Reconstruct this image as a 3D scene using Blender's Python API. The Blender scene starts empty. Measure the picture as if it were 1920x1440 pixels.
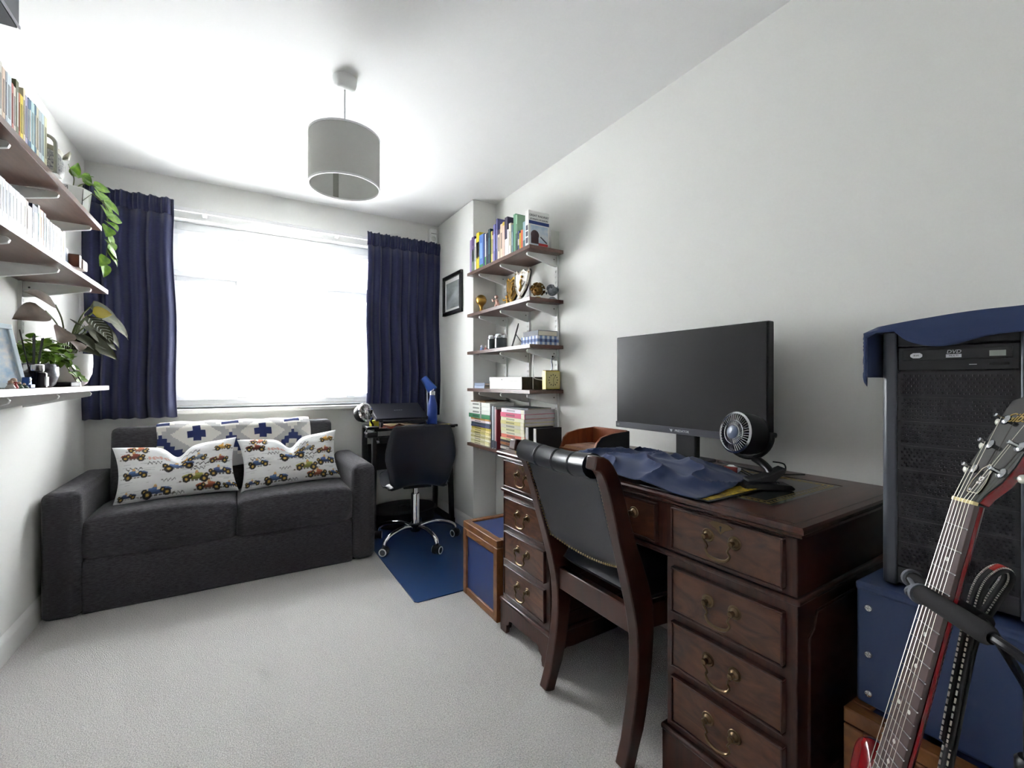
import bpy, bmesh, math, random
from mathutils import Vector, Matrix, noise as mnoise
random.seed(7)
R = math.radians
scene = bpy.context.scene
COL = scene.collection

# ------------------------------------------------------------------ camera, sky, light, exposure
cd = bpy.data.cameras.new('camera'); cam = bpy.data.objects.new('camera', cd); COL.objects.link(cam)
cam.location = (0, 0, 1.07); cam.rotation_euler = (R(90), 0, R(-31.10))
cd.sensor_width = 36; cd.lens = 842 / 1920 * 36; cd.shift_y = -6 / 1920; cd.clip_start = .02; cd.clip_end = 200
scene.camera = cam
w = bpy.data.worlds.new('overcast_sky'); scene.world = w; w.use_nodes = True
wn = w.node_tree.nodes; bg = wn['Background']
bg.inputs['Color'].default_value = (.98, .99, 1, 1); bg.inputs['Strength'].default_value = 11.
vs = scene.view_settings
vs.view_transform = 'Standard'; vs.look = 'None'; vs.gamma = 1; vs.use_curve_mapping = False; vs.exposure = 1.55

# ------------------------------------------------------------------ helpers
def lin(c):
    c = c / 255
    return c / 12.92 if c <= .04045 else ((c + .055) / 1.055) ** 2.4
def rgb(r, g, b): return (lin(r), lin(g), lin(b), 1)
MATS = {}
def mat(name, col, rough=.5, metal=0., var=None, bump=None, coat=0., sheen=0., spec=None, trans=0., ior=None, second=None):
    if name in MATS: return MATS[name]
    m = bpy.data.materials.new(name); m.use_nodes = True; MATS[name] = m
    nt = m.node_tree; n = nt.nodes; l = nt.links; p = n['Principled BSDF']
    c = rgb(*col); p.inputs['Base Color'].default_value = c
    p.inputs['Roughness'].default_value = rough; p.inputs['Metallic'].default_value = metal
    if coat: p.inputs['Coat Weight'].default_value = coat; p.inputs['Coat Roughness'].default_value = .12
    if sheen: p.inputs['Sheen Weight'].default_value = sheen
    if spec is not None: p.inputs['Specular IOR Level'].default_value = spec
    if trans: p.inputs['Transmission Weight'].default_value = trans
    if ior: p.inputs['IOR'].default_value = ior
    tc = n.new('ShaderNodeTexCoord')
    def tex(scale, stretch, detail=4):
        mp = n.new('ShaderNodeMapping'); l.new(tc.outputs['Object'], mp.inputs['Vector'])
        mp.inputs['Scale'].default_value = stretch
        t = n.new('ShaderNodeTexNoise'); t.inputs['Scale'].default_value = scale; t.inputs['Detail'].default_value = detail
        l.new(mp.outputs['Vector'], t.inputs['Vector']); return t
    if var:
        t = tex(var[0], var[2] if len(var) > 2 else (1, 1, 1))
        if len(var) > 3:
            t.inputs['Distortion'].default_value = var[3]
        rp = n.new('ShaderNodeValToRGB'); e = rp.color_ramp.elements
        e[0].position = .3; e[1].position = .7
        a = var[1]
        if second:
            e[0].color = rgb(*second); e[1].color = c
        else:
            e[0].color = (c[0] * (1 - a), c[1] * (1 - a), c[2] * (1 - a), 1); e[1].color = (min(1, c[0] * (1 + a)), min(1, c[1] * (1 + a)), min(1, c[2] * (1 + a)), 1)
        l.new(t.outputs['Fac'], rp.inputs['Fac']); l.new(rp.outputs['Color'], p.inputs['Base Color'])
    if bump:
        t = tex(bump[0], bump[3] if len(bump) > 3 else (1, 1, 1), 3)
        b = n.new('ShaderNodeBump'); b.inputs['Strength'].default_value = bump[1]; b.inputs['Distance'].default_value = bump[2]
        l.new(t.outputs['Fac'], b.inputs['Height']); l.new(b.outputs['Normal'], p.inputs['Normal'])
    return m
def attr_mat(name, rough=.8, bump=None):
    m = mat(name, (255, 255, 255), rough, bump=bump); n = m.node_tree.nodes
    a = n.new('ShaderNodeVertexColor'); a.layer_name = 'print'
    m.node_tree.links.new(a.outputs['Color'], n['Principled BSDF'].inputs['Base Color']); return m

XF = {}
def thing(name, label, cat, loc=(0, 0, 0), rz=0., group=None, kind=None, M=None):
    o = bpy.data.objects.new(name, None); COL.objects.link(o); o.empty_display_size = .05
    if M is None: M = Matrix.Translation(loc) @ Matrix.Rotation(rz, 4, 'Z')
    o.matrix_basis = M; XF[o] = M
    if kind: o['kind'] = kind
    if label: o['label'] = label
    if cat: o['category'] = cat
    if group: o['group'] = group
    return o
class MB:
    def __init__(s): s.v = []; s.f = []; s.m = []; s.mi = 0
    def add(s, vs, fs):
        b = len(s.v); s.v += [Vector(x) for x in vs]; s.f += [tuple(b + i for i in f) for f in fs]; s.m += [s.mi] * len(fs); return s
    def box(s, x0, x1, y0, y1, z0, z1):
        return s.add([(x, y, z) for x in (x0, x1) for y in (y0, y1) for z in (z0, z1)],
                     [(0, 1, 3, 2), (4, 6, 7, 5), (0, 4, 5, 1), (2, 3, 7, 6), (0, 2, 6, 4), (1, 5, 7, 3)])
    def prism(s, pts, axis, a0, a1):
        # pts 2D outline, extruded along axis; 2D coords are the remaining axes in order
        def P(p, a):
            return {'x': (a, p[0], p[1]), 'y': (p[0], a, p[1]), 'z': (p[0], p[1], a)}[axis]
        n = len(pts)
        return s.add([P(p, a0) for p in pts] + [P(p, a1) for p in pts],
                     [tuple(range(n))[::-1], tuple(range(n, 2 * n))] + [(i, (i + 1) % n, n + (i + 1) % n, n + i) for i in range(n)])
    def lathe(s, prof, n=20, c=(0, 0, 0), axis=None, caps=True):
        # prof list of (r,z) about +z at c; axis re-aims z
        q = Vector((0, 0, 1)).rotation_difference(Vector(axis).normalized()) if axis is not None else None
        vs = []
        for r, z in prof:
            for i in range(n):
                a = 2 * math.pi * i / n; p = Vector((r * math.cos(a), r * math.sin(a), z))
                if q: p = q @ p
                vs.append(p + Vector(c))
        fs = [(j * n + i, j * n + (i + 1) % n, (j + 1) * n + (i + 1) % n, (j + 1) * n + i) for j in range(len(prof) - 1) for i in range(n)]
        if caps: fs += [tuple(range(n))[::-1], tuple((len(prof) - 1) * n + i for i in range(n))]
        return s.add(vs, fs)
    def cyl(s, p0, p1, r, n=12, r1=None):
        p0 = Vector(p0); p1 = Vector(p1); d = p1 - p0
        return s.lathe([(r, 0), (r if r1 is None else r1, d.length)], n, p0, d)
    def tube(s, pts, r, n=8, closed=False, flat=None):
        pts = [Vector(p) for p in pts]; k = len(pts); up = None; vs = []
        for i, p in enumerate(pts):
            t = (pts[(i + 1) % k] - pts[i - 1]) if closed else (pts[min(i + 1, k - 1)] - pts[max(i - 1, 0)])
            t.normalize()
            if up is None: up = Vector((0, 0, 1)) if abs(t.z) < .9 else Vector((1, 0, 0))
            side = t.cross(up); side.normalize(); up = side.cross(t); up.normalize()
            rr = r[i] if isinstance(r, (list, tuple)) else r
            for j in range(n):
                a = 2 * math.pi * j / n
                vs.append(p + side * math.cos(a) * rr + up * math.sin(a) * rr * (flat or 1))
        m = k if closed else k - 1
        fs = [(i * n + j, i * n + (j + 1) % n, ((i + 1) % k) * n + (j + 1) % n, ((i + 1) % k) * n + j) for i in range(m) for j in range(n)]
        if not closed: fs += [tuple(range(n))[::-1], tuple((k - 1) * n + j for j in range(n))]
        return s.add(vs, fs)
    def ball(s, c, r, n=12, m=8, sc=(1, 1, 1)):
        vs = [(c[0], c[1], c[2] - r * sc[2])]
        for j in range(1, m):
            a = -math.pi / 2 + math.pi * j / m
            vs += [(c[0] + r * sc[0] * math.cos(a) * math.cos(2 * math.pi * i / n), c[1] + r * sc[1] * math.cos(a) * math.sin(2 * math.pi * i / n), c[2] + r * sc[2] * math.sin(a)) for i in range(n)]
        vs.append((c[0], c[1], c[2] + r * sc[2]))
        fs = [(0, 1 + (i + 1) % n, 1 + i) for i in range(n)]
        fs += [(1 + j * n + i, 1 + j * n + (i + 1) % n, 1 + (j + 1) * n + (i + 1) % n, 1 + (j + 1) * n + i) for j in range(m - 2) for i in range(n)]
        e = len(vs) - 1; b = 1 + (m - 2) * n
        fs += [(e, b + i, b + (i + 1) % n) for i in range(n)]
        return s.add(vs, fs)
    def grid(s, fn, nu, nv, thick=None):
        vs = [fn(i / nu, j / nv) for i in range(nu + 1) for j in range(nv + 1)]
        w = nv + 1
        return s.add(vs, [(i * w + j, (i + 1) * w + j, (i + 1) * w + j + 1, i * w + j + 1) for i in range(nu) for j in range(nv)])
    def xf(s, M):
        s.v = [M @ v for v in s.v]; return s
    def mesh(s, name, mats, smooth=True, angle=40):
        me = bpy.data.meshes.new(name); me.from_pydata(s.v, [], s.f)
        if not isinstance(mats, (list, tuple)): mats = [mats]
        for m in mats: me.materials.append(m)
        if len(mats) > 1: me.polygons.foreach_set('material_index', s.m)
        bm = bmesh.new(); bm.from_mesh(me); bmesh.ops.recalc_face_normals(bm, faces=bm.faces)
        for f in bm.faces: f.smooth = smooth
        if smooth:
            for e in bm.edges:
                e.smooth = not (len(e.link_faces) == 2 and e.calc_face_angle(0) > R(angle))
        bm.to_mesh(me); bm.free(); return me
    def build(s, name, mats, parent=None, world=False, bevel=0, seg=2, subsurf=0, solid=0, smooth=True, label=None, kind=None, angle=40):
        if world and parent is not None: s.xf(XF[parent].inverted())
        o = bpy.data.objects.new(name, s.mesh(name, mats, smooth, angle)); COL.objects.link(o)
        if parent is not None: o.parent = parent
        if solid: md = o.modifiers.new('solid', 'SOLIDIFY'); md.thickness = solid; md.offset = 0
        if bevel: md = o.modifiers.new('bevel', 'BEVEL'); md.width = bevel; md.segments = seg; md.limit_method = 'ANGLE'; md.angle_limit = R(35); md.harden_normals = False
        if subsurf: md = o.modifiers.new('sub', 'SUBSURF'); md.levels = subsurf; md.render_levels = subsurf
        if label: o['label'] = label
        if kind: o['kind'] = kind
        XF[o] = XF.get(parent, Matrix())
        return o
def one(mb, name, mats, label, cat, group=None, loc=(0, 0, 0), rz=0., **k):
    o = mb.build(name, mats, **k); M = Matrix.Translation(loc) @ Matrix.Rotation(rz, 4, 'Z'); o.matrix_basis = M; XF[o] = M
    o['label'] = label; o['category'] = cat
    if group: o['group'] = group
    return o
def struct(mb, name, mats, parent=None, **k):
    o = mb.build(name, mats, parent, **k)
    if parent is None: o['kind'] = 'structure'
    return o
def copy_tree(o, M=None, parent=None, label=None):
    c = o.copy(); COL.objects.link(c); c.parent = parent
    if M is not None: c.matrix_basis = M
    XF[c] = M if M is not None else XF.get(o, Matrix())
    if label: c['label'] = label
    for ch in list(o.children): copy_tree(ch, None, c)
    return c
def text_mesh(name, body, size, m, parent, M, extrude=.0004, align='CENTER', shear=0.):
    cu = bpy.data.curves.new(name, 'FONT'); cu.body = body; cu.size = size; cu.extrude = extrude; cu.align_x = align; cu.align_y = 'CENTER'; cu.resolution_u = 2; cu.shear = shear
    t = bpy.data.objects.new(name + '_tmp', cu); COL.objects.link(t)
    dg = bpy.context.evaluated_depsgraph_get(); dg.update()
    me = bpy.data.meshes.new_from_object(t.evaluated_get(dg)); bpy.data.objects.remove(t)
    me.transform(M); me.materials.clear(); me.materials.append(m); me.name = name
    o = bpy.data.objects.new(name, me); COL.objects.link(o); o.parent = parent; XF[o] = XF.get(parent, Matrix())
    return o
def frame_m(o, x, y):
    # matrix whose local x,y axes are the given directions (orthonormalised), origin o
    x = Vector(x).normalized(); y = Vector(y); y = (y - x * y.dot(x)).normalized(); z = x.cross(y)
    return Matrix(((x.x, y.x, z.x, o[0]), (x.y, y.y, z.y, o[1]), (x.z, y.z, z.z, o[2]), (0, 0, 0, 1)))
def bez(pts, n=8):
    # catmull-rom through points
    pts = [Vector(p) for p in pts]; out = []
    for i in range(len(pts) - 1):
        p0 = pts[max(i - 1, 0)]; p1 = pts[i]; p2 = pts[i + 1]; p3 = pts[min(i + 2, len(pts) - 1)]
        for k in range(n):
            t = k / n
            out.append(.5 * ((2 * p1) + (p2 - p0) * t + (2 * p0 - 5 * p1 + 4 * p2 - p3) * t * t + (3 * p1 - p0 - 3 * p2 + p3) * t ** 3))
    out.append(pts[-1]); return out

# ------------------------------------------------------------------ materials
WALL = mat('white_wall_paint', (232, 232, 229), .85, bump=(60, .05, .002))
CEIL = mat('white_ceiling_paint', (238, 238, 238), .9)
TRIM = mat('white_gloss_trim', (238, 238, 236), .35)
UPVC = mat('white_upvc', (238, 239, 240), .35)
CARPET = mat('pale_grey_carpet', (212, 209, 207), 1., var=(230, .26), bump=(260, 1., .009), spec=.1)
FAB = mat('charcoal_weave', (63, 61, 65), .95, var=(55, .5, (1, 1, 7)), bump=(300, .5, .002), sheen=.15, spec=.2)
NAVY = mat('navy_curtain_linen', (50, 53, 84), .95, var=(60, .25, (1, 1, 14)), bump=(160, .35, .0015, (1, 1, 8)), sheen=.2, spec=.15)
MAHOG = mat('red_mahogany', (72, 38, 28), .32, var=(7, .55, (1, 7, 1.2), 1.2), coat=.35, second=(48, 20, 15))
MAHOGD = mat('flame_mahogany_drawer', (108, 68, 46), .32, var=(5, .5, (3, 1.5, 4), 2.2), coat=.35, second=(62, 36, 26))
MAHOGC = mat('red_mahogany_chair', (70, 36, 25), .3, var=(9, .4, (1, 1, .2), .8), coat=.35, second=(46, 21, 15))
OAK = mat('amber_stained_wood', (142, 94, 50), .42, var=(14, .4, (5, 1, 1), .8), coat=.2, second=(104, 62, 32))
WALNUT = mat('walnut_laminate', (110, 82, 72), .3, var=(16, .25, (4, .5, 4), .6), second=(88, 62, 54))
LEATHER = mat('black_leather', (32, 36, 45), .34, bump=(220, .18, .001), coat=.15)
GREENL = mat('dark_green_desk_leather', (30, 36, 36), .22, bump=(300, .1, .0008), coat=.3)
BRASS = mat('aged_brass', (112, 94, 72), .36, 1.)
GOLD = mat('gold_tooling', (196, 168, 90), .35, .8)
CHROME = mat('chrome', (225, 225, 228), .08, 1.)
STEEL = mat('white_powder_coat', (226, 227, 226), .4)
BLACKP = mat('black_plastic', (22, 22, 25), .4)
BLACKM = mat('matt_black_plastic', (34, 34, 38), .6)
SCREEN = mat('monitor_screen_glass', (20, 20, 25), .28, coat=.1)
BLUECL = mat('blue_cotton_cloth', (54, 66, 100), .9, bump=(500, .25, .0008), sheen=.15, spec=.2)
BLUEV = mat('blue_vinyl', (64, 80, 118), .5, bump=(240, .2, .0008))
BLUEP = mat('blue_painted_panel', (44, 62, 112), .4)
MATB = mat('blue_chair_mat_plastic', (32, 62, 106), .35)
WHITEP = mat('white_plastic', (236, 236, 236), .4)
CERAM = mat('white_ceramic', (232, 232, 230), .3)
PAPER = mat('book_pages', (226, 218, 202), .9, var=(400, .08, (1, 1, 1)))
PAPERW = mat('white_paper', (238, 238, 236), .85)
LEAFG = mat('bright_green_leaf', (142, 184, 50), .45, var=(40, .35), second=(72, 118, 28))
LEAFD = mat('dark_calathea_leaf', (66, 68, 44), .7, var=(30, .4, (1, 1, 1)), second=(46, 50, 34), spec=.15)
LEAFS = mat('silvery_calathea_vein', (150, 154, 138), .45)
LEAFP = mat('purple_brown_leaf_back', (92, 76, 62), .65, var=(30, .3))
IVYG = mat('ivy_leaf', (132, 166, 52), .45, var=(50, .5), second=(66, 104, 28))
STEM = mat('plant_stem', (88, 100, 50), .6)
SOIL = mat('potting_soil', (40, 30, 24), .95)
SILV = mat('silver_metal', (200, 202, 206), .22, 1.)
GREYR = mat('grey_rubber', (104, 108, 116), .6)
FOAM = mat('black_foam', (34, 33, 35), .9, bump=(300, .3, .001))
REDG = mat('cherry_red_lacquer', (122, 16, 24), .15, coat=.8)
def glass_mat():
    m = bpy.data.materials.new('clear_glass'); m.use_nodes = True; p = m.node_tree.nodes['Principled BSDF']
    p.inputs['Base Color'].default_value = (.95, .97, .97, 1); p.inputs['Roughness'].default_value = .02; p.inputs['Transmission Weight'].default_value = 1; p.inputs['IOR'].default_value = 1.05
    return m
GLASS = glass_mat()
def net_mat():
    m = bpy.data.materials.new('sheer_white_net'); m.use_nodes = True; nt = m.node_tree; n = nt.nodes; l = nt.links
    out = n['Material Output']; n.remove(n['Principled BSDF'])
    tr = n.new('ShaderNodeBsdfTransparent'); tl = n.new('ShaderNodeBsdfTranslucent'); df = n.new('ShaderNodeBsdfDiffuse')
    tl.inputs['Color'].default_value = (.95, .95, .95, 1); df.inputs['Color'].default_value = (.92, .92, .92, 1)
    a = n.new('ShaderNodeMixShader'); a.inputs[0].default_value = .93; l.new(tl.outputs[0], a.inputs[1]); l.new(df.outputs[0], a.inputs[2])
    b = n.new('ShaderNodeMixShader'); b.inputs[0].default_value = .105; l.new(tr.outputs[0], b.inputs[1]); l.new(a.outputs[0], b.inputs[2])
    l.new(b.outputs[0], out.inputs['Surface']); return m
NET = net_mat()
def shade_mat():
    m = mat('grey_white_lampshade_fabric', (206, 206, 202), .9, bump=(400, .2, .0006)); return m
SHADE = shade_mat()

# ------------------------------------------------------------------ room shell
XL, XR, YF, YB, ZC, PX, PY = -.78, 1.585, 3.51, -.75, 2.35, 1.40, 2.85
struct(MB().box(XL - .1, XR + .1, YB, YF + .25, -.08, 0), 'floor', CARPET)
struct(MB().box(XL - .1, XR + .1, YB, YF + .25, ZC, ZC + .1), 'ceiling', CEIL)
struct(MB().box(XL - .1, XL, YB, YF + .25, 0, ZC), 'wall_left', WALL)
struct(MB().box(XR, XR + .1, YB, YF + .25, 0, ZC), 'wall_right', WALL)
struct(MB().box(XL - .1, XR + .1, YB - .1, YB, 0, ZC), 'wall_back', WALL)
struct(MB().box(PX, XR, PY, YF, 0, ZC), 'wall_pier', WALL, bevel=.004)
WX0, WX1, WZ0, WZ1 = -.43, .97, .89, 2.10
mb = MB()
mb.box(XL, WX0, YF, YF + .25, 0, ZC).box(WX1, XR, YF, YF + .25, 0, ZC).box(WX0, WX1, YF, YF + .25, 0, WZ0).box(WX0, WX1, YF, YF + .25, WZ1, ZC)
struct(mb, 'wall_far', WALL)
def skirt(name, p0, p1, nrm):
    # baseboard with a rounded top, from p0 to p1 along a wall whose inward normal is nrm
    p0 = Vector((*p0, 0)); p1 = Vector((*p1, 0)); n = Vector((*nrm, 0)); d = (p1 - p0)
    prof = [(0, 0), (.016, 0), (.016, .075), (.012, .088), (.006, .096), (0, .1)]
    mb = MB(); k = len(prof)
    mb.add([p0 + n * a + Vector((0, 0, b)) for a, b in prof] + [p1 + n * a + Vector((0, 0, b)) for a, b in prof],
           [tuple(range(k)), tuple(range(2 * k - 1, k - 1, -1))] + [(i, i + 1, k + i + 1, k + i) for i in range(k - 1)])
    struct(mb, name, TRIM)
skirt('baseboard_left', (XL, YB), (XL, YF), (1, 0))
skirt('baseboard_far', (XL, YF), (PX, YF), (0, -1))
skirt('baseboard_pier', (PX, PY), (PX, YF), (-1, 0))
skirt('baseboard_recess', (PX - .016, PY), (XR, PY), (0, -1))
skirt('baseboard_right', (XR, YB), (XR, PY), (-1, 0))
# window: frame, mullions, transoms, panes, handles, sill
win = thing('window_1', None, None, (.27, YF + .1, WZ0), kind='structure')
Y0, Y1 = YF + .08, YF + .14
def wbox(name, x0, x1, z0, z1, y0=Y0, y1=Y1, m=UPVC, **k): return MB().box(x0, x1, y0, y1, z0, z1).build(name, m, win, world=True, bevel=.006, **k)
wbox('frame', WX0, -.36, WZ0, WZ1); wbox('frame', .90, WX1, WZ0, WZ1)
wbox('frame', -.36, .90, 2.03, WZ1); wbox('frame', -.36, .90, WZ0, .955)
wbox('mullion', -.03, .04, .955, 2.03); wbox('mullion', .49, .55, .955, 2.03)
wbox('transom', -.36, -.03, 1.70, 1.76); wbox('transom', .55, .90, 1.70, 1.76)
def sash(x0, x1, z0, z1):
    t = .034; a, b = Y0 - .02, Y1 - .02
    mb = MB().box(x0, x1, a, b, z0, z0 + t).box(x0, x1, a, b, z1 - t, z1).box(x0, x0 + t, a, b, z0 + t, z1 - t).box(x1 - t, x1, a, b, z0 + t, z1 - t)
    o = mb.build('sash', UPVC, win, world=True, bevel=.005)
    MB().box(x0 + t, x1 - t, YF + .095, YF + .101, z0 + t, z1 - t).build('pane', GLASS, o, world=True)
    h = MB(); hx = (x0 + x1) / 2; h.box(hx - .012, hx + .012, a - .02, a, z0 + .006, z0 + .03).box(hx - .05, hx + .012, a - .032, a - .02, z0 + .01, z0 + .026)
    h.build('handle', UPVC, o, world=True, bevel=.004)
sash(-.375, -.02, 1.745, 2.045); sash(.54, .915, 1.745, 2.045); sash(-.375, -.02, .94, 1.715); sash(.54, .915, .94, 1.715)
MB().box(.03, .50, YF + .095, YF + .101, .945, 2.04).build('pane', GLASS, win, world=True)
MB().box(-.47, 1.01, YF - .06, YF + .10, .862, .89).build('sill', TRIM, win, world=True, bevel=.006)
# curtain track, net and curtains
t = thing('curtain_track', 'slim white curtain track running across the wall above the window', 'curtain rail', (.28, YF - .05, 2.13))
MB().box(-.70, 1.38, YF - .075, YF - .055, 2.125, 2.15).build('rail', WHITEP, t, world=True, bevel=.003)
for x in (-.6, -.2, .2, .6, 1.0, 1.3): MB().box(x - .012, x + .012, YF - .06, YF, 2.12, 2.16).build('bracket', WHITEP, t, world=True, bevel=.002)
net = thing('net_curtain', 'sheer white net veil hanging flat across the window between navy curtains', 'net curtain', (.27, YF - .035, .915))
def nf(u, v):
    x = -.45 + u * 1.5; z = .915 + v * (2.14 - .915); return (x, YF - .03 + .004 * math.sin(u * 190) * (1 - .3 * v), z)
MB().grid(nf, 160, 2).build('veil', NET, net, world=True)
MB().grid(lambda u, v: (-.45 + u * 1.5, YF - .031 + .004 * math.sin(u * 190), .913 + v * .006), 160, 1).build('hem', mat('white_hem', (200, 198, 196), .9), net, world=True, solid=.002)
def curtain(name, label, x0, x1, z0, z1, folds, seed, flare):
    t = thing(name, label, 'curtain', ((x0 + x1) / 2, YF - .1, z0), group='navy curtains at the window')
    rnd = random.Random(seed); ph = [rnd.uniform(0, 6) for _ in range(6)]
    def fold(u, v, a):
        f = folds
        return a * (math.sin(f * 6.283 * u + ph[0] + .6 * math.sin(6.283 * u * 2 + ph[1])) + .22 * math.sin(f * 1.7 * 6.283 * u + ph[2]))
    H = z1 - z0
    def fb(u, v):
        a = .026 * (1 - .35 * v); x = x0 + u * (x1 - x0)
        x += flare * (1 - v) ** 1.5 * (1 if flare < 0 and u < .5 else 0) * (1 - 2 * u) if flare < 0 else flare * (1 - v) ** 1.5 * max(0, 2 * u - 1)
        return (x + .006 * math.sin(9 * v + ph[3]), YF - .105 + fold(u, v, a) - .012 * (1 - v), z0 + v * (H - .085) + .004 * math.sin(u * 40 + ph[4]) * (1 - v))
    MB().grid(fb, 150, 14).build('drape', NAVY, t, world=True, solid=.004)
    def fh(u, v):
        x = x0 + u * (x1 - x0); k = abs(v - .3)
        return (x, YF - .105 + .013 * math.sin(folds * 2.6 * 6.283 * u + ph[5]) * (1 - .6 * (1 - min(1, k * 2.4))) + fold(u, 1, .014) - .012 * math.sin(v * 3.14), z1 - .088 + v * .1 + .005 * math.sin(folds * 2.6 * 6.283 * u) * v)
    MB().grid(fh, 200, 8).build('pleated_heading', NAVY, t, world=True, solid=.004)
curtain('curtain', 'navy curtain with pencil pleats hanging beside the left wall shelves', -.765, -.352, .85, 2.165, 6, 3, .02)
curtain('curtain', 'navy curtain with pencil pleats hanging behind the laptop desk', .80, 1.37, .795, 2.165, 8, 5, -.012)
# ------------------------------------------------------------------ pendant lamp
px, py = .377, 2.0
t = thing('pendant_lamp', 'pale grey drum pendant lamp hanging from the ceiling', 'lamp', (px, py, ZC))
MB().lathe([(.001, -.045), (.03, -.045), (.042, -.036), (.048, -.02), (.05, 0), (.001, 0)], 28, caps=False).build('ceiling_rose', WHITEP, t)
MB().cyl((0, 0, -.25), (0, 0, -.04), .0035, 8).build('cord', WHITEP, t)
zt, zb, rs = -.25, -.458, .143
MB().lathe([(rs, zb), (rs, zt), (rs - .003, zt), (rs - .003, zb), (rs, zb)], 64, caps=False).build('shade', SHADE, t, angle=60)
for z in (zb, zt): MB().lathe([(rs + .0015, z - .004), (rs + .0015, z + .004), (rs - .0045, z + .004), (rs - .0045, z - .004), (rs + .0015, z - .004)], 64, caps=False).build('rim', WHITEP, t)
MB().box(rs - .004, rs - .0022, -.012, .012, zb + .004, zt - .004).xf(Matrix.Rotation(R(95), 4, 'Z')).build('shade_seam', mat('shade_seam_tape', (150, 150, 142), .9), t)
sp = MB()
for k in range(3):
    a = R(40 + 120 * k); sp.cyl((.02 * math.cos(a), .02 * math.sin(a), zt - .012), ((rs - .002) * math.cos(a), (rs - .002) * math.sin(a), zt - .004), .002, 6)
sp.lathe([(.024, zt - .014), (.024, zt - .010), (.018, zt - .010), (.018, zt - .014), (.024, zt - .014)], 20, caps=False)
sp.build('shade_carrier', WHITEP, t)
lh = MB().lathe([(.008, zt + .03), (.017, zt + .02), (.018, zt - .05), (.014, zt - .05)], 16).build('lamp_holder', WHITEP, t)
MB().lathe([(.013, zt - .05), (.014, zt - .07), (.028, zt - .1), (.03, zt - .12), (.022, zt - .145), (.001, zt - .152)], 18, caps=False).build('bulb', mat('frosted_bulb_glass', (240, 240, 238), .2), lh)

# motion sensor in the corner above the right curtain
t = thing('motion_sensor', 'small white alarm motion sensor fixed high in the window corner', 'sensor', (1.345, YF, 2.25))
MB().box(-.032, .032, -.045, 0, -.055, .06).build('body', WHITEP, t, bevel=.012, seg=3)
MB().lathe([(.001, .012), (.014, .009), (.022, 0)], 16, axis=(0, -1, 0), c=(0, -.043, -.022)).build('lens', mat('sensor_lens', (214, 214, 212), .25), t)
MB().box(-.022, .022, -.047, -.044, .018, .022).build('slot', mat('sensor_slot', (120, 120, 120), .5), t)
MB().box(-.01, .01, -.02, 0, -.105, -.05).build('cable_cover', WHITEP, t, bevel=.003)

# framed picture on the pier
t = thing('picture_frame', 'small black framed picture on the pier wall beside the curtain', 'picture', (PX, 3.19, 1.735))
f = MB(); W2, H2 = .175, .155
for a, b, c, d in ((-W2, W2, -H2, -H2 + .03), (-W2, W2, H2 - .03, H2), (-W2, -W2 + .03, -H2 + .03, H2 - .03), (W2 - .03, W2, -H2 + .03, H2 - .03)): f.box(-.022, 0, a, b, c, d)
f.build('frame', BLACKP, t, bevel=.003)
MB().box(-.008, -.002, -W2 + .03, W2 - .03, -H2 + .03, H2 - .03).build('mount', PAPERW, t)
MB().box(-.010, -.008, -W2 + .055, W2 - .055, -H2 + .05, H2 - .06).build('print', mat('soft_grey_landscape_print', (176, 180, 186), .6, var=(6, .3, (1, 1, 2)), second=(112, 120, 112)), t)

# dark wall unit above the left shelves
t = thing('wall_unit', 'dark grey box unit with a pale edge strip fixed high on the left wall', 'wall box', (XL, 1.6, 2.18))
MB().box(0, .18, -.42, .42, .006, .15).build('casing', mat('slate_grey_casing', (62, 64, 70), .4), t, bevel=.004)
MB().box(.002, .176, -.416, .416, 0, .006).build('underside', MATS['slate_grey_casing'], t)
MB().box(.179, .183, -.418, .418, .0, .008).build('edge_strip', mat('pale_edge_strip', (150, 150, 158), .4), t)

# ------------------------------------------------------------------ sofa
sf = thing('sofa', 'charcoal grey two seat fabric sofa under the window', 'sofa', (-.03, 2.75, 0))
sx = -.03; sy = 2.75
def sb(name, x0, x1, y0, y1, z0, z1, b=.02, seg=3, m=FAB, **k): return MB().box(x0 - sx, x1 - sx, y0 - sy, y1 - sy, z0, z1).build(name, m, sf, bevel=b, seg=seg, **k)
sb('arm', -.758, -.622, 2.75, 3.43, .0, .568, .03, 4); sb('arm', .563, .70, 2.75, 3.43, .0, .572, .045, 4)
sb('base', -.625, .567, 2.765, 3.40, .0, .245, .012)
bk = MB(); prof = [(3.20, .22), (3.165, .45), (3.20, .795), (3.22, .808), (3.30, .81), (3.40, .78), (3.43, .22)]
bk.prism([(a - sy, b) for a, b in prof], 'x', -.605 - sx, .52 - sx); bk.build('backrest', FAB, sf, bevel=.022, seg=3)
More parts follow.
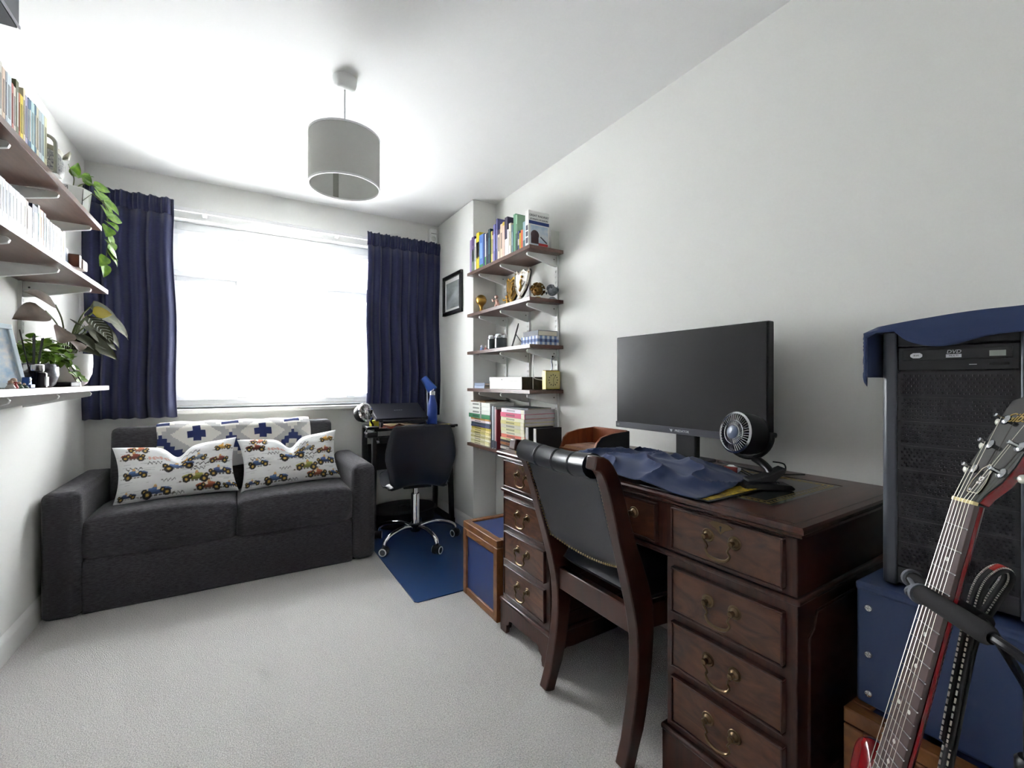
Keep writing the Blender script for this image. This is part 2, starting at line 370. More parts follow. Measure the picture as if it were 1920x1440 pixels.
def seat(x0, x1):
    y0, y1, z0, z1 = 2.752, 3.19, .238, .436
    def top(u, v):
        x = x0 + u * (x1 - x0); y = y0 + v * (y1 - y0)
        return x, y
    mb = MB(); n = 16; vs = []; 
    prof = [(.0, .0, .03), (0, .06, .006), (0, .12, .0), (0, .165, .008), (0, .19, .03), (1, .2, .075), (1, .208, .2), (1, .212, .5), (1, .205, .95)]
    pts = []
    for k, (flag, h, d) in enumerate(prof):
        y = y0 + (d if not flag else d * (y1 - y0)); z = z0 + h * (z1 - z0) / .21
        pts.append((y, z))
    pts.append((y1, z0 + .15)); pts.append((y1, z0)); m = len(pts)
    for i in range(n + 1):
        u = i / n; e = min(u, 1 - u); sq = min(1, e / .06); s_ = math.sqrt(max(0, 1 - (1 - sq) ** 2)) 
        x = x0 + u * (x1 - x0)
        for (y, z) in pts:
            zc = z0 + .1; crown = .012 * math.sin(math.pi * u)
            zz = zc + (z - zc) * (.82 + .18 * s_) + (crown if z > zc + .05 else 0)
            yy = y0 + .03 + (y - y0 - .03) * (1 if y > y0 + .03 else (.3 + .7 * s_))
            vs.append((x - sx, yy - sy, zz))
    fs = [(i * m + j, (i + 1) * m + j, (i + 1) * m + (j + 1) % m, i * m + (j + 1) % m) for i in range(n) for j in range(m)]
    fs += [tuple(range(m)), tuple(n * m + j for j in range(m))]
    mb.add(vs, fs).build('seat_cushion', FAB, sf, angle=75)
seat(-.624, -.022); seat(-.018, .566)
sb('feet_plinth', -.74, .685, 2.80, 3.38, -.001, .02, 0, m=BLACKM)

# throw over the sofa back: stepped geometric weave, one face per woven cell
CREAM = mat('cream_throw_wool', (222, 219, 212), .95, bump=(300, .4, .001)); GREYT = mat('pale_grey_throw_wool', (178, 176, 176), .95, bump=(300, .4, .001)); NAVYT = mat('navy_throw_wool', (38, 48, 96), .95, bump=(300, .4, .001))
TX0, TX1 = -.405, .385
prof = [(3.42, .62), (3.425, .77), (3.40, .80), (3.30, .824), (3.215, .822), (3.185, .80), (3.150, .45)]
ln = [0]
for a, b in zip(prof, prof[1:]): ln.append(ln[-1] + math.hypot(b[0] - a[0], b[1] - a[1]))
def along(s):
    for i in range(len(prof) - 1):
        if s <= ln[i + 1] + 1e-6:
            k = (s - ln[i]) / (ln[i + 1] - ln[i]); return (prof[i][0] + k * (prof[i + 1][0] - prof[i][0]), prof[i][1] + k * (prof[i + 1][1] - prof[i][1]))
    return prof[-1]
SL = ln[5] + .235
nx, ns = 144, 96
th = thing('throw_blanket', 'cream throw with navy crosses and grey steps over the sofa back', 'throw', (0, 3.3, .8))
mb = MB()
def motif(x, s):
    # x metres along, s metres below the top roll edge
    c = .012; P = .335
    xi = ((x + .055) % P) - P / 2; d = s - (ln[4] + .075)
    X = abs(xi); q = math.floor(X / c) * c; e = math.floor(abs(d) / c) * c
    qx = math.floor(X / .02) * .02
    if (X < .018 and abs(d) < .045) or (X < .045 and abs(d) < .018): return 2
    if X * .8 + abs(d) < .098: return 0
    if qx * .8 + math.floor(abs(d) / .02) * .02 < .128: return 1
    xo = P / 2 - X; xq = math.floor(xo / .02) * .02; dq = math.floor((d + .2) / .022) * .022 - .2
    if dq > -.005 and .02 + .9 * dq > abs(xq - dq * .75) and xo < .03 + dq * .8 + .03:
        if dq > .05 and xq < dq - .055: return 1 if xq < dq - .08 else 0
        return 2
    if -.10 < d < -.055 and xo < .045: return 2
    return 0
for i in range(nx + 1):
    for j in range(ns + 1):
        x = TX0 + (TX1 - TX0) * i / nx; s = SL * j / ns; y, z = along(s)
        mb.v.append(Vector((x + .004 * math.sin(j * .2), y - .004 * math.sin(i * .13) - .004, z + .003 * math.sin(i * .21 + j * .1))))
for i in range(nx):
    for j in range(ns):
        x = TX0 + (TX1 - TX0) * (i + .5) / nx; s = SL * (j + .5) / ns
        mb.f.append((i * (ns + 1) + j, (i + 1) * (ns + 1) + j, (i + 1) * (ns + 1) + j + 1, i * (ns + 1) + j + 1)); mb.m.append(motif(x, s))
mb.build('woven_cloth', [CREAM, GREYT, NAVYT], th, world=True, solid=.008)
fr = MB()
for i in range(0):
    x = TX0 + .006 + (TX1 - TX0 - .012) * i / 59; y, z = along(SL); fr.cyl((x, y - .006, z + .003), (x + random.uniform(-.003, .003), y - .007, z - .02), .0016, 4)


# printed cushions
PRINT = attr_mat('race_car_print_cotton', .85, bump=(400, .2, .0006))
CARS = [(-.72, .62, .16, 0), (-.70, -.02, .17, 1), (.02, .18, .23, 1), (.30, -.36, .20, 2), (.74, .22, .15, 0), (.76, -.22, .18, 3), (-.34, -.70, .20, 1), (.50, -.72, .18, 4), (.80, .68, .13, 5), (.34, .40, .15, 6), (-.80, -.74, .12, 3), (.18, .40, .10, 5), (-.30, .52, .11, 7), (-.62, .9, .14, 4), (.9, -.75, .12, 1)]
CC = [(124, 66, 56), (72, 96, 140), (142, 140, 72), (66, 80, 120), (158, 92, 66), (196, 150, 70), (116, 128, 146), (206, 160, 150)]
def car_col(s, t):
    asp = .52
    for cx, cy, k, ci in CARS:
        k *= 1.28
        x = (s - cx) / k; y = (t - cy) * asp / k
        if abs(x) > 1.25 or abs(y) > .75: continue
        if ci == 7:
            if abs(y) < .18 + .1 * math.sin(9 * x) and abs(math.sin(7 * x + 3 * y)) > .35: return (222, 176, 166)
            continue
        fl = -1 if (ci % 2) else 1; x *= fl
        for wx, wy, wr in ((-.62, -.16, .25), (.58, -.22, .28), (-.35, .04, .18), (.78, .02, .18)):
            d = math.hypot(x - wx, (y - wy))
            if d < wr * .38: return (206, 168, 84)
            if d < wr * .62: return (70, 62, 50)
            if d < wr: return (48, 44, 44)
        b = CC[ci]
        if (x / .92) ** 2 + ((y - .02) / .24) ** 2 < 1:
            k2 = 1.25 if y > .1 else (.8 if y < -.06 else 1); 
            if abs(x + .1) < .12 and y > .06: return (236, 226, 206)
            if x > .55: return (224, 212, 176)
            return tuple(min(255, q * k2) for q in b)
        if math.hypot(x - .12, y - .32) < .11: return (214, 168, 120)
        if math.hypot(x - .12, y - .40) < .09: return (226, 208, 150)
        if math.hypot((x - .15) / 1.3, (y - .2)) < .12: return tuple(q * .7 for q in b)
        if -.34 < y < -.24 and abs(x) < 1.1 and math.sin(23 * x) > -.6: return (120, 112, 106)
    for cx, cy, wd in ((-.38, .34, .12), (.36, -.06, .13), (.22, .66, .16), (-.72, .16, .14), (-.02, -.86, .11), (-.16, -.36, .12), (.5, .12, .18)):
        x = (s - cx) / wd; y = (t - cy) / .07
        if abs(x) < 1 and abs(y - .55 * math.sin(11 * x + cx * 9) - .2 * math.sin(23 * x)) < .3: return (92, 90, 92) if cy > -.3 else (130, 130, 132)
    h = 234
    if abs(mnoise.noise(Vector((s * 3, t * 30, 9)))) > .52: h -= 30
    return (h, h, h + 1)
def cushion_mesh():
    W, H, T = .275, .155, .062; nu, nv = 190, 104; mb = MB(); cols = []
    for side in (1, -1):
        def f(u, v):
            s = u * 2 - 1; q = v * 2 - 1
            ins = 1 - .095 * (1 - q * q) ** 1.0; inz = 1 - .085 * (1 - s * s)
            x = W * s * ins; z = H * q * inz
            if q > 0: z -= .058 * math.exp(-(s / .17) ** 2) * q; z -= .012 * math.exp(-(s / .5) ** 2) * q
            th = T * ((1 - s ** 4) ** .55) * ((1 - q ** 4) ** .55) * (1 - .35 * math.exp(-(s / .12) ** 2) * max(0, q)) * (1 - .25 * (q > 0) * q)
            wr = .004 * mnoise.noise(Vector((s * 4, q * 5, side))) * (1 - s * s) * (1 - q * q) + .003 * math.sin(14 * (s + q)) * (abs(s * q) ** 2) * (1 - abs(s)) * 4
            return (x, side * (-th - wr), z)
        mb.grid(f, nu, nv)
        for i in range(nu + 1):
            for j in range(nv + 1): cols.append(rgb(*car_col(2 * i / nu - 1, 2 * j / nv - 1)))
    me = mb.mesh('printed_cover', PRINT, True, 80)
    a = me.color_attributes.new('print', 'FLOAT_COLOR', 'POINT'); a.data.foreach_set('color', [c for q in cols for c in q]); return me
cme = cushion_mesh()
for i, (x, y, z, rz, tilt, roll, lab) in enumerate((( -.292, 3.035, .583, 2, -17, -2, 'white scatter cushion printed with vintage race cars on the left sofa seat'), (.262, 3.055, .588, 0, -16, -3, 'white scatter cushion printed with vintage race cars against the right sofa arm'))):
    M = Matrix.Translation((x, y, z)) @ Matrix.Rotation(R(rz), 4, 'Z') @ Matrix.Rotation(R(tilt), 4, 'X') @ Matrix.Rotation(R(roll), 4, 'Y')
    c = thing('scatter_cushion', lab, 'cushion', group='race car cushions on the sofa', M=M)
    o = bpy.data.objects.new('cover', cme); COL.objects.link(o); o.parent = c

# ------------------------------------------------------------------ chair mat
pts = [(.715, 2.10), (.73, 2.085), (1.386, 2.085), (1.386, 3.45), (.715, 3.45)]
one(MB().prism(pts, 'z', .0, .005), 'chair_mat', MATB, 'blue plastic chair mat lying on carpet beneath the swivel chair', 'mat', bevel=.002)

# ------------------------------------------------------------------ swivel chair
oc = thing('swivel_chair', 'black swivel chair on a chrome five star base beside the sofa', 'chair', (.985, 2.87, .005), R(-9))
hub = (0, 0, 0)
MB().lathe([(.03, .075), (.038, .085), (.038, .125), (.03, .13)], 20).build('hub', BLACKP, oc)
MB().lathe([(.027, .12), (.027, .32), (.024, .325)], 24).build('gas_column', CHROME, oc)
MB().lathe([(.016, .32), (.016, .38)], 18).build('piston', CHROME, oc)
MB().box(-.09, .09, -.09, .09, .375, .4).build('seat_plate', BLACKM, oc, bevel=.006)
lv = MB().tube([(.05, 0, .38), (.14, .06, .375), (.19, .10, .36)], .005, 8).build('tilt_lever', BLACKM, oc)
MB().cyl((.17, .085, .366), (.215, .115, .352), .009, 10).build('lever_grip', BLACKM, lv)
arm0 = None
wheel_a = []
for k in range(5):
    a = R(-143 + 72 * k)
    ca, sa = math.cos(a), math.sin(a)
    path = bez([(.03 * ca, .03 * sa, .105), (.11 * ca, .11 * sa, .122), (.20 * ca, .20 * sa, .112), (.255 * ca, .255 * sa, .088), (.268 * ca, .268 * sa, .062)], 5)
    ar = MB().tube(path, .0135, 10).build('star_arm', CHROME, oc)
    cs = MB(); b = a + R(25); wx, wy = .272 * ca, .272 * sa
    ax = Vector((math.cos(b), math.sin(b), 0)); tg = Vector((-math.sin(b), math.cos(b), 0)); c = Vector((wx, wy, .027)) 
    fk = MB().cyl((wx, wy, .05), (wx, wy, .068), .01, 10)
    fk.lathe([(.001, -.012), (.024, -.012), (.026, 0), (.024, .012), (.001, .012)], 18, c=c + tg * .004 + Vector((0, 0, .005)), axis=ax)
    co = fk.build('caster', BLACKP, ar)
    for s in (-1, 1):
        MB().lathe([(.001, 0), (.027, 0), (.027, .012), (.022, .0145), (.001, .0145)], 20, c=c + ax * s * .011, axis=ax * s).build('wheel', BLACKP, co)
        MB().lathe([(.024, .0135), (.0235, .0165), (.0175, .0165), (.017, .0135), (.024, .0135)], 24, c=c + ax * s * .011, axis=ax * s, caps=False).build('wheel_ring', WHITEP, co)
# shell: seat + back as one continuous upholstered form
def outline(v):
    # half width along back height v 0..1 (0 bottom, 1 top)
    P = [(0, .15), (.1, .178), (.3, .192), (.52, .212), (.62, .213), (.8, .198), (.92, .18), (.98, .168), (1, .155)]
    for (a, p), (b, q) in zip(P, P[1:]):
        if v <= b: return p + (q - p) * (v - a) / (b - a)
    return .1
cl = bez([(0, .25, .455), (0, .12, .425), (0, -.03, .415), (0, -.10, .43), (0, -.145, .49), (0, -.165, .58), (0, -.185, .69), (0, -.20, .797)], 6)
mb = MB(); N = len(cl); nu = 24
def shell(off, sgn):
    vs = []
    for i, p in enumerate(cl):
        tq = i / (N - 1); 
        if tq < .45:
            k = tq / .45; wd = .20 + .012 * math.sin(k * 3.14) if k > .12 else .15 + .05 * math.sqrt(k / .12)
            wd = wd if k < .8 else wd - .045 * (k - .8) / .2
        else: wd = outline((tq - .45) / .55)
        tan = (cl[min(i + 1, N - 1)] - cl[max(i - 1, 0)]).normalized(); nr = Vector((1, 0, 0)).cross(tan)
        ed = min(1, (N - 1 - i) / 2.5, i / 2.5 + .001); 
        for j in range(nu + 1):
            s = 2 * j / nu - 1; e = (1 - abs(s) ** 5) ** .5
            bow = .045 * s * s * (1 if tq > .4 else .5)
            vs.append(p + Vector((wd * s, 0, 0)) + nr * (bow + sgn * off * e * math.sqrt(max(0, 1 - (1 - ed) ** 2))))
    return vs
va = shell(.026, 1); vb = shell(.02, -1); w_ = nu + 1
fs = [(i * w_ + j, (i + 1) * w_ + j, (i + 1) * w_ + j + 1, i * w_ + j + 1) for i in range(N - 1) for j in range(nu)]
mb.add(va, fs); mb.add(vb, fs); mb.build('seat_shell', LEATHER, oc, angle=80)
edge = [va[i * w_] * .5 + vb[i * w_] * .5 for i in range(N)] + [va[i * w_ + nu] * .5 + vb[i * w_ + nu] * .5 for i in range(N - 1, -1, -1)]
MB().tube(edge, .0045, 6, closed=True).build('piping', mat('grey_black_piping', (56, 56, 62), .35), oc)

# ------------------------------------------------------------------ laptop desk
dk = thing('computer_trolley', 'small black computer desk in the window corner behind the swivel chair', 'desk', (1.07, 3.27, 0))
def kb(name, x0, x1, y0, y1, z0, z1, b=.004, m=BLACKM, par=dk): return MB().box(x0, x1, y0, y1, z0, z1).build(name, m, par, world=True, bevel=b)
kb('top', .775, 1.375, 3.10, 3.46, .722, .742, .004, BLACKP)
kb('keyboard_shelf', .80, 1.34, 3.06, 3.36, .645, .66)
kb('shelf_lip', .80, 1.34, 3.055, 3.065, .645, .685)
kb('back_panel', .80, 1.35, 3.40, 3.415, .40, .60)
for x in (.80, 1.34):
    MB().cyl((x, 3.13, .66), (x, 3.13, .725), .008, 8).build('hanger', BLACKM, dk, world=True)
for x, s in ((.79, -1), (1.35, 1)):
    MB().prism([(3.42, .722), (3.46, .722), (3.47, .03), (3.43, .03)], 'x', x - .016, x + .016).build('leg', BLACKM, dk, world=True, bevel=.004)
    MB().add([(x - .015, 3.14, .70), (x + .015, 3.14, .70), (x + .015, 3.18, .70), (x - .015, 3.18, .70), (x - .015 + .012 * s, 3.12, .03), (x + .015 + .012 * s, 3.12, .03), (x + .015 + .012 * s, 3.16, .03), (x - .015 + .012 * s, 3.16, .03)], [(0, 1, 2, 3), (4, 7, 6, 5), (0, 4, 5, 1), (1, 5, 6, 2), (2, 6, 7, 3), (3, 7, 4, 0)]).build('leg', BLACKM, dk, world=True, bevel=.004)
    kb('foot', x - .02 + .01 * s, x + .02 + .01 * s, 3.115, 3.475, .005, .04)
MB().cyl((1.33, 3.12, .735), (1.40, 3.12, .735), .009, 10).build('end_peg', BLACKM, dk, world=True)
# laptop riser and closed laptop
ls = thing('laptop_stand', 'black tilting stand holding the closed laptop on the corner desk', 'stand', (.985, 3.225, .742))
MB().tube(bez([(-.155, -.10, .0), (-.14, -.09, .05), (-.05, -.06, .062), (0, .0, .08)], 5), .009, 8).build('leg', BLACKM, ls)
MB().tube(bez([(.17, -.10, .0), (.15, -.09, .05), (.1, -.06, .062), (.06, .0, .085)], 5), .009, 8).build('leg', BLACKM, ls)
MB().tube([(-.16, .12, .006), (-.16, .12, .12), (.17, .12, .12), (.17, .12, .006)], .008, 8).build('back_strut', BLACKM, ls)
TM = Matrix.Rotation(R(22), 4, 'X')
MB().box(-.17, .17, -.12, .13, 0, .008).xf(Matrix.Translation((0, 0, .085)) @ TM).build('plate', BLACKM, ls, bevel=.003)
MB().box(-.15, .15, -.135, -.12, -.004, .018).xf(Matrix.Translation((0, 0, .085)) @ TM).build('front_stop', BLACKM, ls, bevel=.003)
lap = thing('laptop', 'closed dark grey laptop tilted on its stand in front of the curtain', 'laptop', M=Matrix.Translation((.978, 3.225, .836)) @ TM)
MB().box(-.185, .185, -.12, .13, 0, .011).build('base', BLACKM, lap, bevel=.003)
MB().box(-.185, .185, -.12, .13, .0115, .02).build('lid', mat('graphite_lid', (52, 53, 60), .35, .3), lap, bevel=.003)
MB().box(-.189, -.184, -.12, .13, .002, .018).build('side_trim', SILV, lap)
lg = MB()
for k, wd in enumerate((.011, .011, .011, .011)): lg.box(-.03 + k * .016, -.03 + k * .016 + wd, .002, .010, .0201, .0206)
lg.build('lid_logo', mat('logo_grey', (150, 150, 156), .4), lap)
# chrome fan on the desk corner
cf = thing('clip_fan', 'small chrome and black round clip fan on the corner desk edge', 'fan', (.77, 3.09, .742))
fn = Vector((.55, -.8, .25)).normalized(); c = Vector((-.06, -.005, .115))
MB().lathe([(.03, -.06), (.052, -.05), (.062, -.02), (.064, 0), (.058, .012), (.06, .014), (.066, 0), (.06, -.03)], 28, c=c, axis=fn, caps=False).build('housing', BLACKP, cf)
MB().lathe([(.056, .0), (.064, .004), (.064, .014), (.054, .016), (.05, .006)], 28, c=c, axis=fn, caps=False).build('chrome_ring', CHROME, cf)
g = MB(); q = Vector((0, 0, 1)).rotation_difference(fn)
for k in range(24):
    a = 6.2832 * k / 24; g.cyl(c + q @ Vector((.016 * math.cos(a), .016 * math.sin(a), .018)), c + q @ Vector((.055 * math.cos(a), .055 * math.sin(a), .010)), .0014, 5)
g.build('grille', CHROME, cf)
MB().lathe([(.001, .026), (.012, .024), (.019, .017), (.02, .014)], 18, c=c, axis=fn).build('hub_cap', CHROME, cf)
bl = MB()
for k in range(4):
    a = 6.2832 * k / 4
    bl.add([c + q @ Vector((r * math.cos(a + d), r * math.sin(a + d), z)) for r, d, z in ((.012, -.3, .0), (.012, .3, -.008), (.05, .45, -.01), (.052, -.2, .0))], [(0, 1, 2, 3)])
bl.build('blades', SILV, cf, solid=.0015)
MB().tube(bez([c - fn * .02 + Vector((.06, 0, .02)), c + Vector((.05, .04, -.06)), Vector((0, .03, .03)), Vector((0, .02, .0))], 5), .007, 8).build('bracket', BLACKP, cf)
MB().box(-.05, .03, -.03, .04, -.0, .018).build('clip_jaw', BLACKP, cf, bevel=.004)
MB().box(-.05, .02, -.03, .04, -.055, -.022).build('lower_jaw', BLACKP, cf, bevel=.004)
MB().tube([(-.04, 0, .01), (-.06, 0, -.02), (-.03, 0, -.05)], .004, 6).build('spring', CHROME, cf)
# flask, desk lamp, open book, papers
t = thing('water_flask', 'royal blue metal water flask with silver cap on the corner desk', 'bottle', (1.20, 3.12, .742))
MB().lathe([(.033, 0), (.036, .004), (.036, .14), (.034, .16), (.02, .205), (.017, .222), (.017, .226)], 24).build('bottle_body', mat('royal_blue_lacquer', (36, 64, 142), .4), t)
MB().lathe([(.0175, .222), (.02, .224), (.02, .248), (.018, .252), (.001, .253)], 20).build('cap', SILV, t)
t = thing('desk_lamp', 'blue desk lamp with slim pole standing behind the water flask', 'lamp', (1.245, 3.35, .742))
MB().lathe([(.055, 0), (.055, .012), (.01, .018)], 24).build('lamp_base', mat('blue_lamp_paint', (34, 78, 160), .35), t)
MB().cyl((0, 0, .015), (0, 0, .27), .006, 10).build('pole', SILV, t)
MB().lathe([(.028, 0), (.032, .05), (.04, .12), (.037, .12), (.028, .05), (.02, .004)], 22, c=(-.035, -.02, .35), axis=(.45, -.35, -.75), caps=False).build('lamp_shade', MATS['blue_lamp_paint'], t)
MB().cyl((0, 0, .265), (-.025, -.015, .335), .01, 10).build('joint', MATS['blue_lamp_paint'], t)
MB().ball((.012, -.058, .268), .022).build('bulb', MATS['frosted_bulb_glass'], t)
t = thing('open_book', 'open paperback with orange edged pages lying on the corner desk', 'book', (1.0, 3.135, .742), R(4))
def pg(sgn, h):
    def f(u, v):
        x = sgn * u * .115; return (x, -.03 + v * .15 * 1., .006 + h * math.sin(min(1, u * 1.25) * 2.6) * (1 - .5 * u) + .001)
    return f
MB().grid(pg(-1, .03), 10, 2).build('left_pages', mat('warm_pages', (232, 206, 168), .9), t, solid=.006)
MB().grid(pg(1, .012), 10, 2).build('right_pages', MATS['warm_pages'], t, solid=.004)
MB().box(-.125, .12, -.036, .126, 0, .003).build('cover', mat('orange_red_cover', (196, 84, 58), .6), t)
sh = mat('red_print_paper', (222, 150, 140), .8)
for (x, y, rz, w2, h2, m, lab) in ((.85, 3.17, 12, .10, .07, PAPERW, 'white paper slip on the corner desk beside the chrome fan'), (.83, 3.14, -20, .06, .05, sh, 'pink printed card tucked under the chrome clip fan'), (1.09, 3.145, 5, .03, .07, mat('yellow_note', (226, 204, 90), .8), 'yellow paper strip beside the open book on corner desk')):
    one(MB().box(-w2 / 2, w2 / 2, -h2 / 2, h2 / 2, 0, .003), 'paper_slip', m, lab, 'paper', loc=(x, y, .742 + (.003 if lab[0] == 'p' else 0)), rz=R(rz), bevel=.0005)
one(MB().box(-.025, .025, -.02, .02, 0, .05), 'sticky_note_block', mat('lime_yellow_paper', (214, 208, 60), .8), 'lime yellow sticky note block behind the chrome clip fan', 'sticky notes', loc=(.80, 3.20, .742), rz=R(20), bevel=.001)
t = thing('pencil', 'yellow pencil lying near the right end of the corner desk', 'pencil', (1.29, 3.125, .746), R(4))
MB().cyl((-.06, 0, 0), (.05, 0, 0), .0036, 6).build('barrel', mat('pencil_yellow', (206, 186, 96), .4), t)
MB().cyl((.05, 0, 0), (.065, 0, 0), .0036, 6, .0006).build('tip', OAK, t)
one(MB().box(-.06, .06, -.03, .03, 0, .022), 'glasses_case', mat('navy_case', (24, 28, 46), .5), 'dark navy case on the corner desk beside the flask', 'case', loc=(1.11, 3.24, .742), bevel=.006, seg=3)
# round padded case on the floor under the corner desk
t = thing('round_padded_case', 'round black padded case lying on the floor under the corner desk', 'case', M=Matrix.Translation((1.04, 3.31, .005)) @ Matrix.Diagonal((1, .72, 1, 1)))
MB().lathe([(.20, 0), (.235, .02), (.24, .08), (.238, .118)], 40).build('case_body', mat('black_nylon', (30, 30, 34), .8, bump=(200, .3, .001)), t)
MB().lathe([(.24, .112), (.246, .118), (.24, .126), (.2, .136), (.1, .142), (.001, .143)], 40, caps=False).build('lid', MATS['black_nylon'], t)
MB().lathe([(.247, .108), (.251, .113), (.247, .118), (.243, .113), (.247, .108)], 40, caps=False).build('zip_band', BLACKP, t)
hd = MB().tube(bez([(-.06, -.12, .14), (-.055, -.125, .155), (0, -.13, .158), (.055, -.125, .155), (.06, -.12, .14)], 4), .006, 6); hd.build('handle', BLACKM, t)
MB().box(-.045, .035, -.10, -.06, .14, .147).build('badge', BLACKM, t, bevel=.002)
# ------------------------------------------------------------------ wall shelving
def bracket_prof(L, flip=1):
    return [(0, 0), (flip * L, -.004), (flip * (L + .006), -.012), (flip * (L + .002), -.022), (flip * (L - .01), -.026), (flip * .03, -.062), (0, -.066)]
def shelving(label, wallx, d, depth, yu, boards, zu0, zu1, endmat):
    t = thing('wall_shelving', label, 'shelves', (wallx, (yu[0] + yu[-1]) / 2, zu0))
    for y in yu:
        # slotted channel: back plate, and a front face with real slots between its strips
        def ub(mb, a, b, ya, yb, za, zb): mb.box(*sorted((wallx + d * a, wallx + d * b)), y + ya, y + yb, za, zb)
        u = MB(); ub(u, 0, .003, -.013, .013, zu0, zu1)
        for s in (-1, 1): ub(u, .003, .012, *sorted((s * .013, s * .011)), zu0, zu1)
        z = zu0; nz = zu0 + .03
        while nz < zu1 - .03:
            ub(u, .010, .012, -.011, .011, z, nz)
            for ya, yb in ((-.011, -.0072), (-.0028, .0028), (.0072, .011)): ub(u, .010, .012, ya, yb, nz, nz + .014)
            z = nz + .014; nz += .032
        ub(u, .010, .012, -.011, .011, z, zu1)
        u.build('upright', STEEL, t, world=True, smooth=False)
    for (y0, y1, z, edge) in boards:
        b = MB().box(*sorted((wallx + d * .002, wallx + d * (depth - .002))), y0, y1, z - .02, z).build('shelf_board', WALNUT if edge != 'white' else STEEL, t, world=True, bevel=.001)
        MB().box(*sorted((wallx + d * (depth - .002), wallx + d * depth)), y0, y1, z - .02, z).build('edge_band', endmat if edge != 'white' else STEEL, b, world=True)
        for y in yu:
            if not (y0 - .01 < y < y1 + .01): continue
            p = [(wallx + d * .012 + a, z - .0205 + c) for a, c in bracket_prof(depth - .035, d)]
            MB().prism(p, 'y', y - .007, y + .007).build('bracket', STEEL, b, world=True, bevel=.002)
            sc = MB()
            for s in (-1, 1): sc.lathe([(.004, 0), (.003, .0015), (.001, .002)], 10, c=(wallx + d * .032, y + s * .007, z - .045), axis=(0, s, 0))
            sc.build('rivet', mat('rivet_dark', (90, 90, 92), .4, .6), b, world=True)
    return t
shelving('walnut wall shelves on white brackets along the left wall', XL, 1, .24, (1.815, 2.215, 2.62), [(1.2, 2.70, 1.768, 'w'), (1.2, 2.815, 1.50, 'w'), (1.2, 2.83, 1.047, 'w')], .98, 1.80, WALNUT)
shelving('walnut wall shelves on white brackets in the right alcove beside the pier', XR, -1, .234, (2.11, 2.41, 2.70), [(2.053, 2.845, 1.818, 'w'), (2.053, 2.845, 1.532, 'w'), (2.053, 2.845, 1.272, 'w'), (2.053, 2.845, 1.018, 'w'), (2.053, 2.845, .642, 'w')], .55, 1.93, WALNUT)

# ------------------------------------------------------------------ books
CN = {}
def bookmat(col, rough=.5):
    k = 'cover_%d_%d_%d' % col
    return mat(k, col, rough)
def book(label, group, M, th, h, dp, col, band=None, hard=False, pages=PAPER, stripes=()):
    # local: spine at x=0 facing -x, depth to +x, thickness along y (0..th), height z
    t = thing('book', label, 'book', group=group, M=M)
    e = .0022 if hard else .0012
    cv = MB().box(0, dp, 0, e, 0, h).box(0, dp, th - e, th, 0, h).box(-.001, e, 0, th, 0, h)
    cv.build('cover', bookmat(col), t, bevel=.0006, seg=1)
    i = .003 if hard else .0008
    MB().box(e, dp - i, e, th - e, i, h - i).build('pages', pages, t)
    if band:
        z0, z1, bc = band
        MB().box(-.0016, 0, .0005, th - .0005, z0 * h, z1 * h).build('spine_band', bookmat(bc), t)
    for (z0, z1, bc) in stripes: MB().box(-.0016, 0, th * .28, th * .72, z0 * h, z1 * h).build('spine_title', bookmat(bc), t)
    return t
W_, K_ = (236, 234, 228), (30, 30, 34)
